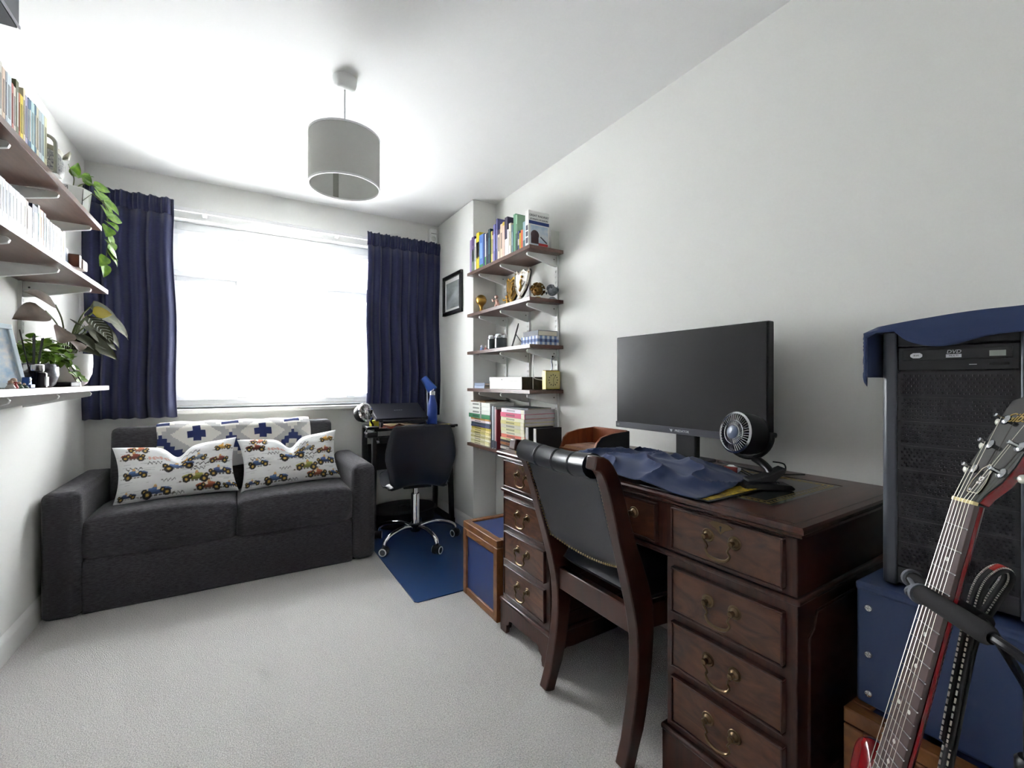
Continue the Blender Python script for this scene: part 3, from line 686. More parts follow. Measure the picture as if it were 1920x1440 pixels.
# top right shelf, spines facing the room (far to near)
TR = [(2.813, 2.842, 2.050, (150, 130, 176), None, 'pale lilac paperback standing next to the pier'),
 (2.768, 2.811, 2.062, (92, 72, 120), (0, .62, (120, 136, 124)), 'purple topped paperback with grey green spine'),
 (2.745, 2.766, 2.040, W_, None, 'slim white paperback between purple and yellow spines'),
 (2.701, 2.743, 2.072, (226, 206, 40), (.34, .74, K_), 'yellow book with a black panel on its spine'),
 (2.642, 2.699, 2.045, (84, 124, 196), (.0, .12, (40, 130, 70)), 'thick bright blue paperback with green foot'),
 (2.622, 2.640, 2.042, (32, 62, 128), None, 'thin dark blue book beside the thick bright blue one'),
 (2.602, 2.620, 2.034, W_, (0, .3, (90, 160, 90)), 'thin white book with green spine base'),
 (2.571, 2.600, 2.030, (26, 34, 62), None, 'dark navy paperback beside the teal book'),
 (2.541, 2.569, 2.048, (20, 62, 76), None, 'dark teal book standing between navy and lime spines'),
 (2.523, 2.539, 2.028, (186, 190, 90), None, 'thin lime yellow paperback'),
 (2.501, 2.521, 2.022, (206, 180, 160), (.88, 1, (120, 60, 40)), 'tan paperback with a rust brown head'),
 (2.472, 2.499, 2.056, (112, 110, 176), None, 'violet blue paperback'),
 (2.452, 2.470, 2.086, (92, 92, 150), None, 'tall slate violet book beside cream spines'),
 (2.420, 2.450, 2.010, (226, 210, 188), (.84, 1, (60, 40, 70)), 'cream paperback with plum head'),
 (2.388, 2.418, 2.036, (230, 204, 180), None, 'peach cream paperback'),
 (2.363, 2.386, 2.040, (232, 200, 186), (.9, 1, (206, 180, 60)), 'pink cream book with mustard head'),
 (2.329, 2.361, 2.060, (42, 34, 66), (0, .45, W_), 'dark purple book with a white lower spine'),
 (2.309, 2.327, 1.978, (226, 222, 224), None, 'short white paperback beside the dark purple book'),
 (2.284, 2.307, 2.008, (238, 228, 206), None, 'ivory paperback beside a grey blue spine'),
 (2.264, 2.282, 1.992, (112, 136, 148), None, 'grey blue paperback next to the tall green book'),
 (2.236, 2.262, 2.048, (96, 150, 116), None, 'tall sage green book'),
 (2.215, 2.234, 2.036, (150, 190, 158), (.0, .5, (40, 70, 60)), 'tall pale green book with a dark foot'),
 (2.196, 2.213, 1.936, (48, 60, 108), (.3, .6, W_), 'short navy paperback with white label'),
 (2.181, 2.194, 1.920, (206, 190, 60), None, 'short thin mustard yellow paperback'),
 (2.154, 2.179, 1.932, (206, 98, 50), None, 'short orange paperback'),
 (2.125, 2.152, 1.970, (150, 180, 190), (.0, .3, (70, 110, 120)), 'pale blue book beside the railway book')]
for y0, y1, zt, col, band, lab in TR:
    M = Matrix.Translation((1.369 + random.uniform(0, .006), y0, 1.818))
    h = zt - 1.818
    book(lab + ', top alcove shelf', 'books on the top alcove shelf', M, y1 - y0 - .001, h, random.uniform(.12, .16), col, band, h > .21, stripes=[(.3, .75, tuple(min(255, c + 50) for c in col) if sum(col) < 450 else tuple(c * 6 // 10 for c in col))] if random.random() < .6 else ())
rb = book('white railway travel book with train picture cover facing out, top alcove shelf', 'books on the top alcove shelf', Matrix.Translation((1.366, 2.086, 1.818)), .034, .202, .14, (238, 238, 236), None)
def rbx(name, x0, x1, z0, z1, m, e=.0006): return MB().box(x0, x1, -e, .0, z0, z1).build(name, m, rb)
rbx('cover_sky_band', .001, .139, .128, .146, bookmat((34, 60, 128)))
rbx('cover_photo', .012, .130, .012, .122, mat('snow_and_sky_print', (176, 200, 222), .5, var=(22, .3), second=(232, 236, 240)))
MB().lathe([(.028, 0), (.026, .0016), (.001, .002)], 20, c=(.042, -.0004, .068), axis=(0, -1, 0)).build('cover_locomotive', bookmat((46, 26, 30)), rb)
MB().box(.016, .066, -.0018, -.0004, .02, .07).build('cover_train', bookmat((58, 30, 34)), rb)
rbx('cover_red_strip', .066, .130, .012, .026, bookmat((176, 40, 44)), .0018)
MB().add([(.075, -.0018, .06), (.082, -.0018, .064), (.126, -.0018, .034), (.12, -.0018, .028)], [(0, 1, 2, 3)]).build('cover_track', bookmat((60, 60, 70)), rb, solid=.0004)
TB = mat('cover_print_ink', (58, 58, 62), .6)
FM = lambda x, z: frame_m((x, -.0008, z), (1, 0, 0), (0, 0, 1))
text_mesh('cover_title', 'GREAT RAILWAY', .0172, TB, rb, FM(.070, .176)); text_mesh('cover_title', 'JOURNEYS OF EUROPE', .0118, TB, rb, FM(.070, .156))
for z0, z1 in ((.02, .05), (.058, .085), (.092, .12)): MB().box(-.0018, -.001, .006, .026, z0, z1).build('spine_picture', bookmat((60, 58, 76)), rb)
t = thing('bookend', 'clear white bookend plate at the open end of top alcove shelf', 'bookend', (1.53, 2.11, 1.818))
MB().box(-.012, .045, -.028, -.0255, 0, .115).build('plate', mat('frosted_acrylic', (196, 198, 190), .3), t, bevel=.001)
MB().box(-.012, .045, -.028, .05, 0, .002).build('foot', MATS['frosted_acrylic'], t)

# left top shelf paperbacks (spines face the room, +x)
LT = [(1.70, 1.722, .150, (120, 60, 56)), (1.724, 1.744, .158, (206, 200, 190)), (1.746, 1.764, .150, (222, 200, 180)), (1.766, 1.773, .15, (190, 196, 204)), (1.775, 1.803, .152, (206, 216, 222)), (1.805, 1.816, .14, (206, 130, 120)), (1.817, 1.831, .138, (226, 218, 206)), (1.832, 1.851, .165, (92, 96, 62)), (1.852, 1.860, .138, (206, 110, 70)), (1.861, 1.881, .140, (222, 200, 40)), (1.883, 1.896, .168, (226, 214, 180)), (1.897, 1.911, .156, (170, 168, 196)), (1.912, 1.920, .155, (92, 98, 130)), (1.921, 1.940, .160, (30, 88, 124)), (1.941, 1.967, .162, (176, 206, 206)), (1.969, 1.981, .166, (34, 92, 120)), (1.983, 2.000, .166, (206, 200, 172)), (2.001, 2.025, .166, (176, 186, 190)), (2.027, 2.047, .168, (186, 206, 212)), (2.049, 2.071, .17, (214, 212, 176))]
LTN = ['maroon', 'stone grey', 'beige', 'thin pale grey', 'thick ice white', 'salmon pink', 'cream', 'tall olive green', 'thin burnt orange', 'bright yellow', 'tall buttermilk', 'lilac grey', 'thin slate', 'deep blue', 'aqua white', 'petrol blue', 'sand', 'silver grey', 'powder blue', 'pale straw']
FR = Matrix.Rotation(math.pi, 4, 'Z')
for (y0, y1, h, col), nm in zip(LT, LTN):
    M = Matrix.Translation((-.552, y1, 1.768)) @ FR
    book(nm + ' paperback standing on the top left wall shelf', 'paperbacks on the top left shelf', M, y1 - y0, h, .115, col, None, False, stripes=[(.2, .8, tuple(c * 7 // 10 for c in col) if sum(col) > 380 else (206, 206, 196))])
# second left shelf: disc cases and small books
L2 = [(1.70, 1.728, .118, (206, 210, 216)), (1.730, 1.745, .119, (216, 220, 226)), (1.746, 1.763, .119, (220, 224, 230)), (1.764, 1.785, .117, (206, 212, 220)), (1.786, 1.807, .117, (196, 200, 212)), (1.808, 1.828, .116, (222, 226, 232)), (1.829, 1.857, .116, (212, 218, 226)), (1.858, 1.888, .115, (218, 220, 230)), (1.889, 1.906, .113, (200, 196, 190)), (1.908, 1.92, .112, (176, 166, 160)), (1.921, 1.947, .102, (232, 232, 228)), (1.949, 1.994, .118, (46, 56, 84)), (1.996, 2.011, .129, (176, 196, 202)), (2.012, 2.04, .121, (206, 130, 66)), (2.042, 2.063, .12, (58, 72, 78)), (2.065, 2.08, .111, (96, 116, 120)), (2.081, 2.096, .11, (186, 190, 192)), (2.098, 2.123, .108, (58, 70, 96)), (2.125, 2.153, .108, (150, 166, 180)), (2.155, 2.18, .11, (236, 232, 226)), (2.182, 2.202, .111, (206, 226, 238)), (2.204, 2.225, .108, (34, 42, 56)), (2.227, 2.254, .112, (238, 226, 196)), (2.257, 2.287, .06, (86, 106, 140))]
L2N = ['pearl grey', 'silver white', 'frost white', 'pale steel', 'mist grey lilac', 'bright white', 'cloud grey', 'lavender white', 'warm grey', 'taupe', 'short white', 'thick ink blue', 'taller pale aqua', 'amber orange', 'dark slate green', 'sea grey', 'light silver', 'indigo', 'steel blue', 'ivory white', 'sky white', 'black', 'butter cream', 'short denim blue']
for (y0, y1, h, col), nm in zip(L2, L2N):
    M = Matrix.Translation((-.552, y1, 1.50)) @ FR
    book(nm + ' disc case on the middle left wall shelf', 'disc cases on the middle left shelf', M, y1 - y0, h, .125, col, None, False, stripes=[(.25, .8, tuple(c * 8 // 10 for c in col) if sum(col) > 380 else (196, 200, 206))])
t = thing('arched_bookend', 'pale arched bookend with brown back on the middle left shelf', 'bookend', (-.57, 2.30, 1.50))
pts = [(-.05, 0), (.05, 0), (.05, .03)] + [(.05 * math.cos(R(a)), .03 + .022 * math.sin(R(a))) for a in range(15, 180, 15)] + [(-.05, .03)]
MB().prism(pts, 'y', .03, .09).build('arch', mat('pale_pink_wood', (222, 206, 198), .5), t, bevel=.003)
MB().box(-.05, .046, 0, .031, 0, .048).build('brown_block', mat('brown_wood_block', (110, 62, 40), .5), t, bevel=.002)

# wire bookend and jar, pothos pot
t = thing('wire_bookend', 'grey bent wire bookend at end of the top left paperbacks', 'bookend', (-.57, 2.09, 1.768))
MB().tube(bez([(.035, 0, .004), (.035, 0, .09), (.032, 0, .11), (.02, 0, .122), (0, 0, .126), (-.05, 0, .126), (-.07, 0, .11), (-.075, 0, .004)], 4), .0055, 8).build('wire', mat('grey_wire', (150, 152, 146), .4, .4), t)
MB().box(-.08, .04, -.004, .05, 0, .002).build('foot', MATS['grey_wire'], t)
t = thing('patterned_jar', 'grey pottery jar with dark scroll pattern and lug on the top left shelf', 'jar', (-.625, 2.23, 1.768))
JAR = mat('grey_scroll_glaze', (176, 174, 168), .35, var=(46, .6, (1, 1, 1), 2.5), second=(52, 56, 76))
MB().lathe([(.05, 0), (.062, .006), (.076, .05), (.078, .08), (.068, .112), (.066, .12), (.072, .128), (.068, .13), (.06, .12)], 30, caps=False).build('body', JAR, t)
MB().lathe([(.064, .112), (.07, .116), (.073, .128), (.066, .133), (.06, .126)], 30, caps=False).build('rim', mat('jar_rim', (150, 146, 128), .4), t)
MB().add([(.05, .045, .12), (.075, .05, .125), (.08, .06, .155), (.06, .055, .128)], [(0, 1, 2, 3)]).build('lug', MATS['jar_rim'], t, solid=.012)
MB().lathe([(.001, .002), (.05, .002), (.05, .008), (.001, .008)], 24, caps=False).build('base', MATS['jar_rim'], t)
def leaf(L, W, curl=.2, fold=.25, n=8, tip=1.0):
    # heart / lance leaf lying along +x from origin, normal +z
    mb = MB()
    def wd(u): return W * (math.sin(math.pi * min(1, u ** .62)) ** .8) * (1 - .0 * u)
    def f(u, v):
        s = v * 2 - 1; x = L * u; y = wd(u) * s
        return (x, y, -curl * L * u * u + fold * abs(y) - .02 * L * math.sin(6 * u) * s * s)
    mb.grid(f, n, 6); return mb
def place_leaf(mb, base, direction, up=(0, 0, 1)):
    return mb.xf(frame_m(base, direction, Vector(up).cross(Vector(direction))))
LEAFME = {}
def leaf_obj(name, m, parent, base, direction, up, L, W, curl=.2, fold=.25, solid=.0008, mats2=None):
    k = (round(L, 2), round(W, 3), round(curl, 1), round(fold, 2), m.name)
    if k not in LEAFME: LEAFME[k] = leaf(k[0], k[1], k[2], k[3]).mesh(name, m)
    o = bpy.data.objects.new(name, LEAFME[k]); COL.objects.link(o); o.parent = parent
    y = Vector(up).cross(Vector(direction)); 
    if y.length < 1e-4: y = Vector((0, 1, 0))
    o.matrix_basis = frame_m(base, direction, y)
    return o
pt = thing('trailing_pothos', 'trailing green pothos in a white geometric pot, top left shelf', 'plant', (-.605, 2.56, 1.768))
MB().lathe([(.045, 0), (.052, .006), (.062, .1), (.06, .104), (.056, .1), (.05, .02), (.001, .02)], 8, caps=False).build('pot', CERAM, pt, smooth=False)
ln_ = MB()
for k in range(8):
    a = 2 * math.pi * k / 8; b = 2 * math.pi * (k + 1) / 8
    ln_.cyl((.0535 * math.cos(a), .0535 * math.sin(a), .012), (.0615 * math.cos(a), .0615 * math.sin(a), .098), .0012, 4)
    if k % 2: ln_.cyl((.058 * math.cos(a), .058 * math.sin(a), .05), (.0615 * math.cos(b), .0615 * math.sin(b), .098), .0012, 4)
ln_.build('pot_lines', mat('dark_line_paint', (70, 76, 60), .6), pt)
MB().lathe([(.054, .09), (.02, .095), (.001, .096)], 16, caps=False).build('soil', SOIL, pt)
vine = bez([(.0, .0, .095), (.03, .02, .14), (.075, .03, .13), (.098, .04, .05), (.105, .045, -.04), (.10, .05, -.12), (.095, .05, -.19)], 5)
MB().tube(vine, .0022, 6).build('stem', STEM, pt)
MB().tube(bez([(0, 0, .095), (.01, -.02, .14), (.01, -.05, .16)], 4), .002, 6).build('stem', STEM, pt)
MB().tube(bez([(0, 0, .095), (.04, .05, .12), (.09, .085, .08), (.10, .095, .04)], 4), .002, 6).build('stem', STEM, pt)
rl = random.Random(5)
LV = [((.01, -.045, .155), (.2, -.8, .1), .06, .028), ((.005, -.03, .15), (.5, -.2, .9), .055, .022), ((.03, .01, .145), (.5, -.5, .35), .06, .026), ((.06, .025, .14), (.6, .5, .1), .065, .028), ((.08, .03, .12), (.3, -.7, -.5), .065, .030), ((.085, .085, .085), (.4, .5, -.6), .065, .026), ((.06, .06, .115), (.2, .9, .1), .06, .024), ((.098, .04, .05), (.25, -.6, -.4), .06, .032), ((.10, .042, .02), (.6, .75, .15), .075, .030), ((.105, .045, -.02), (.1, -.5, -.7), .06, .03), ((.103, .048, -.06), (.3, .4, -.6), .06, .028), ((.10, .05, -.11), (.35, .75, -.35), .08, .032), ((.098, .05, -.12), (.4, .55, -.55), .08, .026), ((.096, .05, -.15), (-.1, -.5, -.75), .055, .024), ((.095, .05, -.185), (.05, -.12, -1), .06, .024), ((.03, .05, .12), (-.1, .8, .35), .055, .024), ((.02, -.01, .15), (.8, -.4, .3), .06, .026), ((.05, .0, .14), (.7, -.6, -.3), .06, .03), ((.09, .05, .09), (.7, .3, -.5), .065, .032), ((.07, .07, .11), (.6, .7, .2), .06, .026), ((.1, .04, .0), (.7, -.3, -.5), .06, .03), ((.1, .05, -.08), (.6, -.4, -.6), .055, .026)]
for b, d, L, W in LV:
    leaf_obj('leaf', LEAFG, pt, b, d, Vector((.75, -.45, .5)), L * 1.08, W, .2, .25)

# third left shelf: calathea, ivy, diffuser, photo, trinkets
cp = thing('potted_calathea', 'calathea with dark striped leaves in a round white pot, lower left shelf', 'plant', (-.655, 2.715, 1.047))
MB().lathe([(.048, 0), (.062, .012), (.078, .055), (.082, .10), (.080, .142), (.076, .142), (.076, .10), (.05, .1)], 36, caps=False).build('pot', CERAM, cp)
MB().lathe([(.001, .001), (.05, .001), (.05, .006), (.001, .006)], 24, caps=False).build('pot_base', CERAM, cp)
MB().lathe([(.077, .125), (.03, .13), (.001, .131)], 24, caps=False).build('soil', SOIL, cp)
CAL = [((.10, .17, .33), (.55, .8, -.55), .17, .045, 0), ((.06, .05, .36), (.6, .75, -.25), .18, .058, 0), ((.07, -.04, .31), (.75, -.1, -.75), .15, .046, 2), ((-.01, -.23, .30), (-.2, -.9, -.22), .15, .045, 1), ((.0, -.16, .335), (-.2, -.95, .28), .15, .034, 1), ((.02, -.12, .24), (.2, -.95, -.35), .15, .042, 1), ((.05, .03, .27), (.6, .7, -.6), .16, .045, 0), ((.04, .02, .22), (.9, .4, -.35), .12, .04, 0), ((.03, -.03, .23), (.7, -.4, -.5), .11, .036, 0), ((.02, .06, .23), (.3, .9, -.5), .17, .036, 1), ((.08, .0, .33), (.8, .3, .1), .07, .035, 3), ((.02, .02, .2), (.3, -.7, .1), .12, .036, 0), ((.05, .08, .2), (.6, .75, -.2), .12, .036, 1), ((.05, .05, .24), (.7, .6, -.35), .15, .045, 0), ((.06, .02, .2), (.85, .25, -.5), .13, .045, 0), ((.02, .1, .3), (.35, .85, -.4), .17, .05, 1), ((.04, -.06, .27), (.5, -.75, -.1), .12, .04, 0), ((.08, .1, .29), (.6, .7, -.7), .16, .042, 0), ((.03, -.02, .17), (.8, -.3, -.2), .1, .035, 0), ((.03, -.09, .2), (.5, -.8, -.3), .12, .04, 1)]
YLF = mat('yellowing_leaf', (168, 150, 30), .45)
for b, d, L, W, k in CAL:
    st = MB().tube(bez([(b[0] * .15, b[1] * .15, .13), (b[0] * .5, b[1] * .45, .13 + (b[2] - .13) * .7), b], 5), .003, 6).build('stem', STEM, cp)
    lf = leaf_obj('leaf', (LEAFD, LEAFP, LEAFD, YLF)[k], cp, b, d, Vector((.7, -.5, .55)), L, W, .2, .2)
    if k == 2:
        vn = MB()
        for q in range(1, 9):
            u = q / 10
            for s in (-1, 1):
                def P(uu, ss): 
                    y = W * (math.sin(math.pi * min(1, uu ** .62)) ** .8) * ss
                    return Vector((L * uu, y, -.2 * L * uu * uu + .2 * abs(y) + .0016))
                vn.tube([P(u, .06 * s), P(min(.97, u + .05), .45 * s), P(min(.985, u + .12), .8 * s)], .0016 if k == 2 else .0009, 4)
        vo = vn.build('veins', LEAFS, None); vo.parent = lf
iv = thing('potted_ivy', 'bushy green ivy in a dark silver mosaic pot behind the reed diffuser', 'plant', (-.655, 2.32, 1.047))
MB().lathe([(.05, 0), (.06, .01), (.07, .045), (.068, .085), (.064, .085), (.06, .05)], 28, caps=False).build('pot', mat('silver_mosaic_pot', (120, 120, 128), .3, .5, var=(60, .6), second=(40, 40, 46)), iv)
MB().lathe([(.001, .001), (.052, .001), (.052, .006), (.001, .006)], 24, caps=False).build('pot_base', BLACKM, iv)
MB().lathe([(.065, .075), (.02, .08), (.001, .081)], 20, caps=False).build('soil', SOIL, iv)
ri = random.Random(11)
for k in range(190):
    a = ri.uniform(0, 6.283); r = ri.uniform(.02, .1); z = .085 + ri.uniform(0, .085) * (1 - (r / .14) ** 2) + .012
    b = Vector((r * math.cos(a) * .9 + .012, r * math.sin(a) * 1.15, z))
    if b.x < -.082: b.x = -.082
    leaf_obj('leaf', IVYG, iv, b, (ri.uniform(-.6, .9), ri.uniform(-.9, .9), ri.uniform(-.5, .5)), (ri.uniform(-.4, .8), ri.uniform(-.6, .2), 1), .032, .014, .2, .3)
for sx_, sy_ in ((.08, .12), (.09, .085), (.06, .15)):
    tr = bez([(.03, .04, .1), (sx_ * .8, sy_ * .7, .105), (sx_, sy_ + .02, .06), (sx_ + .01, sy_ + .06, .02)], 5)
    MB().tube(tr, .0016, 5).build('stem', STEM, iv)
    for i in range(2, len(tr), 2):
        leaf_obj('leaf', IVYG, iv, tr[i], (ri.uniform(0, .8), ri.uniform(-.6, .9), ri.uniform(-.7, .3)), (.6, -.5, .8), .032, .014, .2, .3)
for k in range(10):
    a = ri.uniform(0, 6.283); MB().tube([(0, 0, .08), (.05 * math.cos(a), .07 * math.sin(a), .12), (.09 * math.cos(a), .12 * math.sin(a), .11)], .0014, 4).build('stem', STEM, iv)
rd = thing('reed_diffuser', 'glass reed diffuser with silver collar and black reeds, lower left shelf', 'diffuser', (-.572, 2.035, 1.047))
MB().lathe([(.028, 0), (.031, .003), (.031, .048), (.026, .053), (.018, .056), (.018, .06)], 28).build('bottle', mat('smoked_glass', (40, 36, 44), .06, trans=.55, ior=1.3), rd)
MB().lathe([(.023, .054), (.024, .056), (.024, .074), (.022, .076), (.012, .076)], 28, caps=False).build('collar', SILV, rd)
MB().box(.026, .0325, -.012, .012, .006, .036).build('label', PAPERW, rd)
for dx, dy, h in ((-.01, -.075, .18), (.005, -.01, .165), (0, .006, .175), (.01, .045, .165), (.0, .07, .165), (-.01, .03, .17)):
    MB().cyl((dx * .2, dy * .12, .02), (dx, dy, h), .0019, 6).build('reed', BLACKM, rd)
pf = thing('photo_frame', 'white framed photograph leaning on the lower left shelf', 'photo frame', M=frame_m((-.60, 1.885, 1.047), (.35, .94, 0), (0, 0, 1)) @ Matrix.Rotation(R(0), 4, 'X'))
LN = Matrix.Rotation(R(-12), 4, 'X')
f = MB()
W2, H2 = .085, .2
for a, b, c, d in ((-W2, W2, 0, .016), (-W2, W2, H2 - .016, H2), (-W2, -W2 + .016, .016, H2 - .016), (W2 - .016, W2, .016, H2 - .016)): f.box(a, b, c, d, -.006, .006)
MB.xf(f, LN).build('frame', mat('pale_frame_paint', (206, 222, 232), .3), pf, bevel=.002)
MB().box(-W2 + .016, W2 - .016, .016, H2 - .016, -.003, .001).xf(LN).build('photo', mat('snowy_photo_print', (236, 234, 230), .4, var=(28, .4), second=(130, 176, 214)), pf)
MB().cyl((0, .12, -.034), (0, .0, -.085), .006, 6).build('strut', BLACKM, pf)
MB().box(-W2 + .008, -W2 + .016, .016, H2 - .016, .001, .005).xf(LN).build('inner_edge', OAK, pf)
trk = [((-.555, 1.83), (150, 40, 36), 'tiny red ornament in front of the photo frame', .03), ((-.552, 1.855), (58, 96, 58), 'tiny green ornament in front of the photo frame', .02), ((-.552, 1.80), (206, 196, 190), 'tiny white ornament in front of the photo frame', .024), ((-.55, 1.885), (40, 80, 60), 'tiny dark green ornament beside the blue box', .016)]
for (x, y), c, lab, h in trk:
    t = thing('ornament', lab, 'ornament', (x, y, 1.047))
    MB().lathe([(.009, 0), (.011, .003), (.006, h * .5), (.008, h * .65)], 12).build('figure_body', bookmat(c), t)
    MB().ball((0, 0, h * .8), h * .24).build('figure_head', bookmat((222, 190, 170)), t)
t = thing('trinket_box', 'small blue box with a white folded top beside the reed diffuser', 'box', (-.565, 1.955, 1.047))
MB().box(-.014, .014, -.018, .018, 0, .012).build('base', bookmat((40, 76, 150)), t, bevel=.002)
MB().prism([(-.013, .012), (.013, .012), (.006, .034), (-.006, .034)], 'x', -.008, .008).build('crest', bookmat((44, 84, 160)), t)
MB().add([(.0085, -.01, .014), (.0085, .012, .03), (.0085, -.008, .03)], [(0, 1, 2)]).build('white_flash', PAPERW, t, solid=.001)
t = thing('dark_box', 'low dark box with pale corner between the ivy and white pot', 'box', (-.60, 2.46, 1.047))
MB().box(-.03, .03, -.06, .06, 0, .018).build('body', BLACKM, t, bevel=.003); MB().box(.0302, .031, .05, .058, .002, .016).build('corner_tag', SILV, t)

# ------------------------------------------------------------------ alcove shelf: trophies (second)
GOLDM = mat('gold_trophy_metal', (186, 146, 72), .28, .9); GOLDD = mat('dark_bronze', (120, 92, 48), .35, .8, var=(60, .4)); PEWT = mat('pewter', (150, 156, 164), .4, .6, var=(60, .3))
WOODD = mat('dark_plinth', (30, 22, 20), .35)
z2 = 1.532
t = thing('ball_trophy', 'gold football trophy on a black plinth next to the pier', 'trophy', (1.435, 2.795, z2))
MB().box(-.026, .026, -.026, .026, 0, .018).build('plinth', WOODD, t, bevel=.002)
MB().lathe([(.022, .018), (.012, .03), (.009, .045), (.014, .06), (.022, .07)], 20).build('stem', GOLDM, t)
MB().ball((0, 0, .10), .038, 18, 12).build('ball', GOLDM, t)
MB().lathe([(.0385, -.003), (.0392, 0), (.0385, .003)], 24, c=(0, 0, .105), axis=(.2, .1, 1), caps=False).build('seam', GOLDD, t)
t = thing('shot_glass', 'small clear glass between the football trophy and pink figure', 'glass', (1.43, 2.70, z2))
MB().lathe([(.014, 0), (.017, .034), (.0155, .034), (.013, .004), (.001, .004)], 18, caps=False).build('glass_wall', GLASS, t); MB().lathe([(.014, 0), (.013, .004)], 18).build('glass_base', GLASS, t)
def figure_trophy(label, x, y, h, m, m2):
    t = thing('figure_trophy', label, 'trophy', (x, y, z2))
    MB().box(-.024, .024, -.03, .03, 0, .012).build('plinth', m2, t, bevel=.003)
    MB().tube(bez([(0, -.022, .012), (0, -.014, h * .35), (0, 0, h * .5), (0, .004, h * .72)], 4), [.006 + .006 * math.sin(k / 12 * 3.14) for k in range(13)], 8).build('leg_and_torso', m, t)
    MB().tube(bez([(0, .024, .012), (0, .016, h * .3), (0, .002, h * .5)], 4), .007, 8).build('leg', m, t)
    MB().tube(bez([(0, .004, h * .68), (-.01, .03, h * .6), (-.014, .034, h * .75)], 4), .005, 8).build('arm', m, t)
    MB().tube(bez([(0, .0, h * .68), (-.01, -.026, h * .58), (-.012, -.036, h * .5)], 4), .005, 8).build('arm', m, t)
    MB().ball((0, .004, h * .86), h * .13).build('head', m, t)
    return t
figure_trophy('rose gold running figure trophy beside the small glass', 1.42, 2.545, .095, mat('rose_gold', (196, 158, 146), .3, .7), GOLDM)
figure_trophy('yellow gold crouching figure trophy beside the gold shield', 1.45, 2.46, .085, GOLDM, GOLDD)
def shield(label, x, y, rz, sc, m, m2):
    t = thing('shield_trophy', label, 'trophy', M=Matrix.Translation((x, y, z2)) @ Matrix.Rotation(rz, 4, 'Z') @ Matrix.Rotation(R(-8), 4, 'X'))
    o = [(0, .024), (.014, .036), (.034, .07), (.046, .105), (.05, .14), (.054, .172), (.046, .186), (.03, .168), (.016, .176), (0, .188)]
    o = [(a * sc, b * sc) for a, b in o]; o = o + [(-a, b) for a, b in o[::-1][1:-1]]
    MB().prism(o, 'y', -.006, .002).build('plaque', m, t, bevel=.002)
    MB().prism([(a * 1.04, (b - .1) * 1.03 + .1) for a, b in o], 'y', .002, .013).build('wood_backing', WOODD, t, bevel=.002)
    i = [(a * .82, (b - .1 * sc) * .82 + .1 * sc) for a, b in o]
    MB().prism(i, 'y', -.0085, -.006).build('relief_field', m2, t, bevel=.001)
    rim = MB().tube([(a, -.007, b) for a, b in o], .0024, 6, closed=True).build('rim', m, t)
    for k, (a, b) in enumerate(((.0, .165), (.045, .165), (-.045, .165), (.04, .09), (-.04, .09))): MB().ball((a * sc, -.008, b * sc), .0045).build('boss', GOLDD, t)
    MB().tube(bez([(-.006 * sc, -.011, .06 * sc), (.004, -.012, .085 * sc), (-.004, -.012, .105 * sc), (.002, -.013, .128 * sc)], 4), .006, 8).build('relief_player', GOLDM, t)
    MB().ball((.003, -.013, .142 * sc), .008).build('relief_head', GOLDM, t)
    MB().tube([(.004, -.013, .12 * sc), (.03 * sc, -.013, .11 * sc), (.012 * sc, -.013, .085 * sc)], .0025, 6).build('relief_stick', BLACKP, t)
    MB().box(-.03, .03, -.018, .018, 0, .014).xf(Matrix.Rotation(R(8), 4, 'X')).build('plinth', WOODD, t, bevel=.002)
    MB().cyl((0, 0, .01), (0, 0, .04 * sc), .012, 10).build('stem', m, t)
    return t
shield('gold shield trophy with raised player figure, middle of the trophy shelf', 1.43, 2.375, R(-72), .98, GOLDM, GOLDD)
shield('taller silver and gold shield trophy beside the gold shield', 1.405, 2.235, R(-72), 1.06, mat('champagne_metal', (206, 198, 186), .25, .8), mat('silver_relief', (214, 212, 208), .25, .7))
def cluster(name, label, x, y, r, m, base, seed, n=26):
    t = thing(name, label, 'sculpture', (x, y, z2)); rr = random.Random(seed)
    MB().lathe([(r * .7, 0), (r * .75, .006), (r * .5, .014), (r * .35, .02)], 20).build('plinth', base, t)
    mb = MB().ball((0, 0, .02 + r * .9), r * .72, 14, 10)
    mb.build('core', m, t)
    for k in range(n):
        a = rr.uniform(0, 6.283); e = rr.uniform(-.5, 1.3); d = Vector((math.cos(a) * math.cos(e), math.sin(a) * math.cos(e), math.sin(e)))
        p = Vector((0, 0, .02 + r * .9)) + d * r * .75
        if k % 2: MB().ball(p, r * .2, 8, 6).build('lobe', m, t)
        else: MB().lathe([(r * .1, 0), (r * .2, r * .14), (r * .22, r * .24), (r * .15, r * .24), (r * .08, r * .1)], 8, c=p, axis=d, caps=False).build('petal', m, t)
    return t
cluster('flower_sculpture', 'gold flower cluster ornament between shield trophy and silver ornament', 1.46, 2.135, .044, GOLDD, GOLDM, 2, 30)
cluster('coral_sculpture', 'silver grey studded ball ornament at the open end of trophy shelf', 1.538, 2.10, .040, PEWT, PEWT, 8, 30)

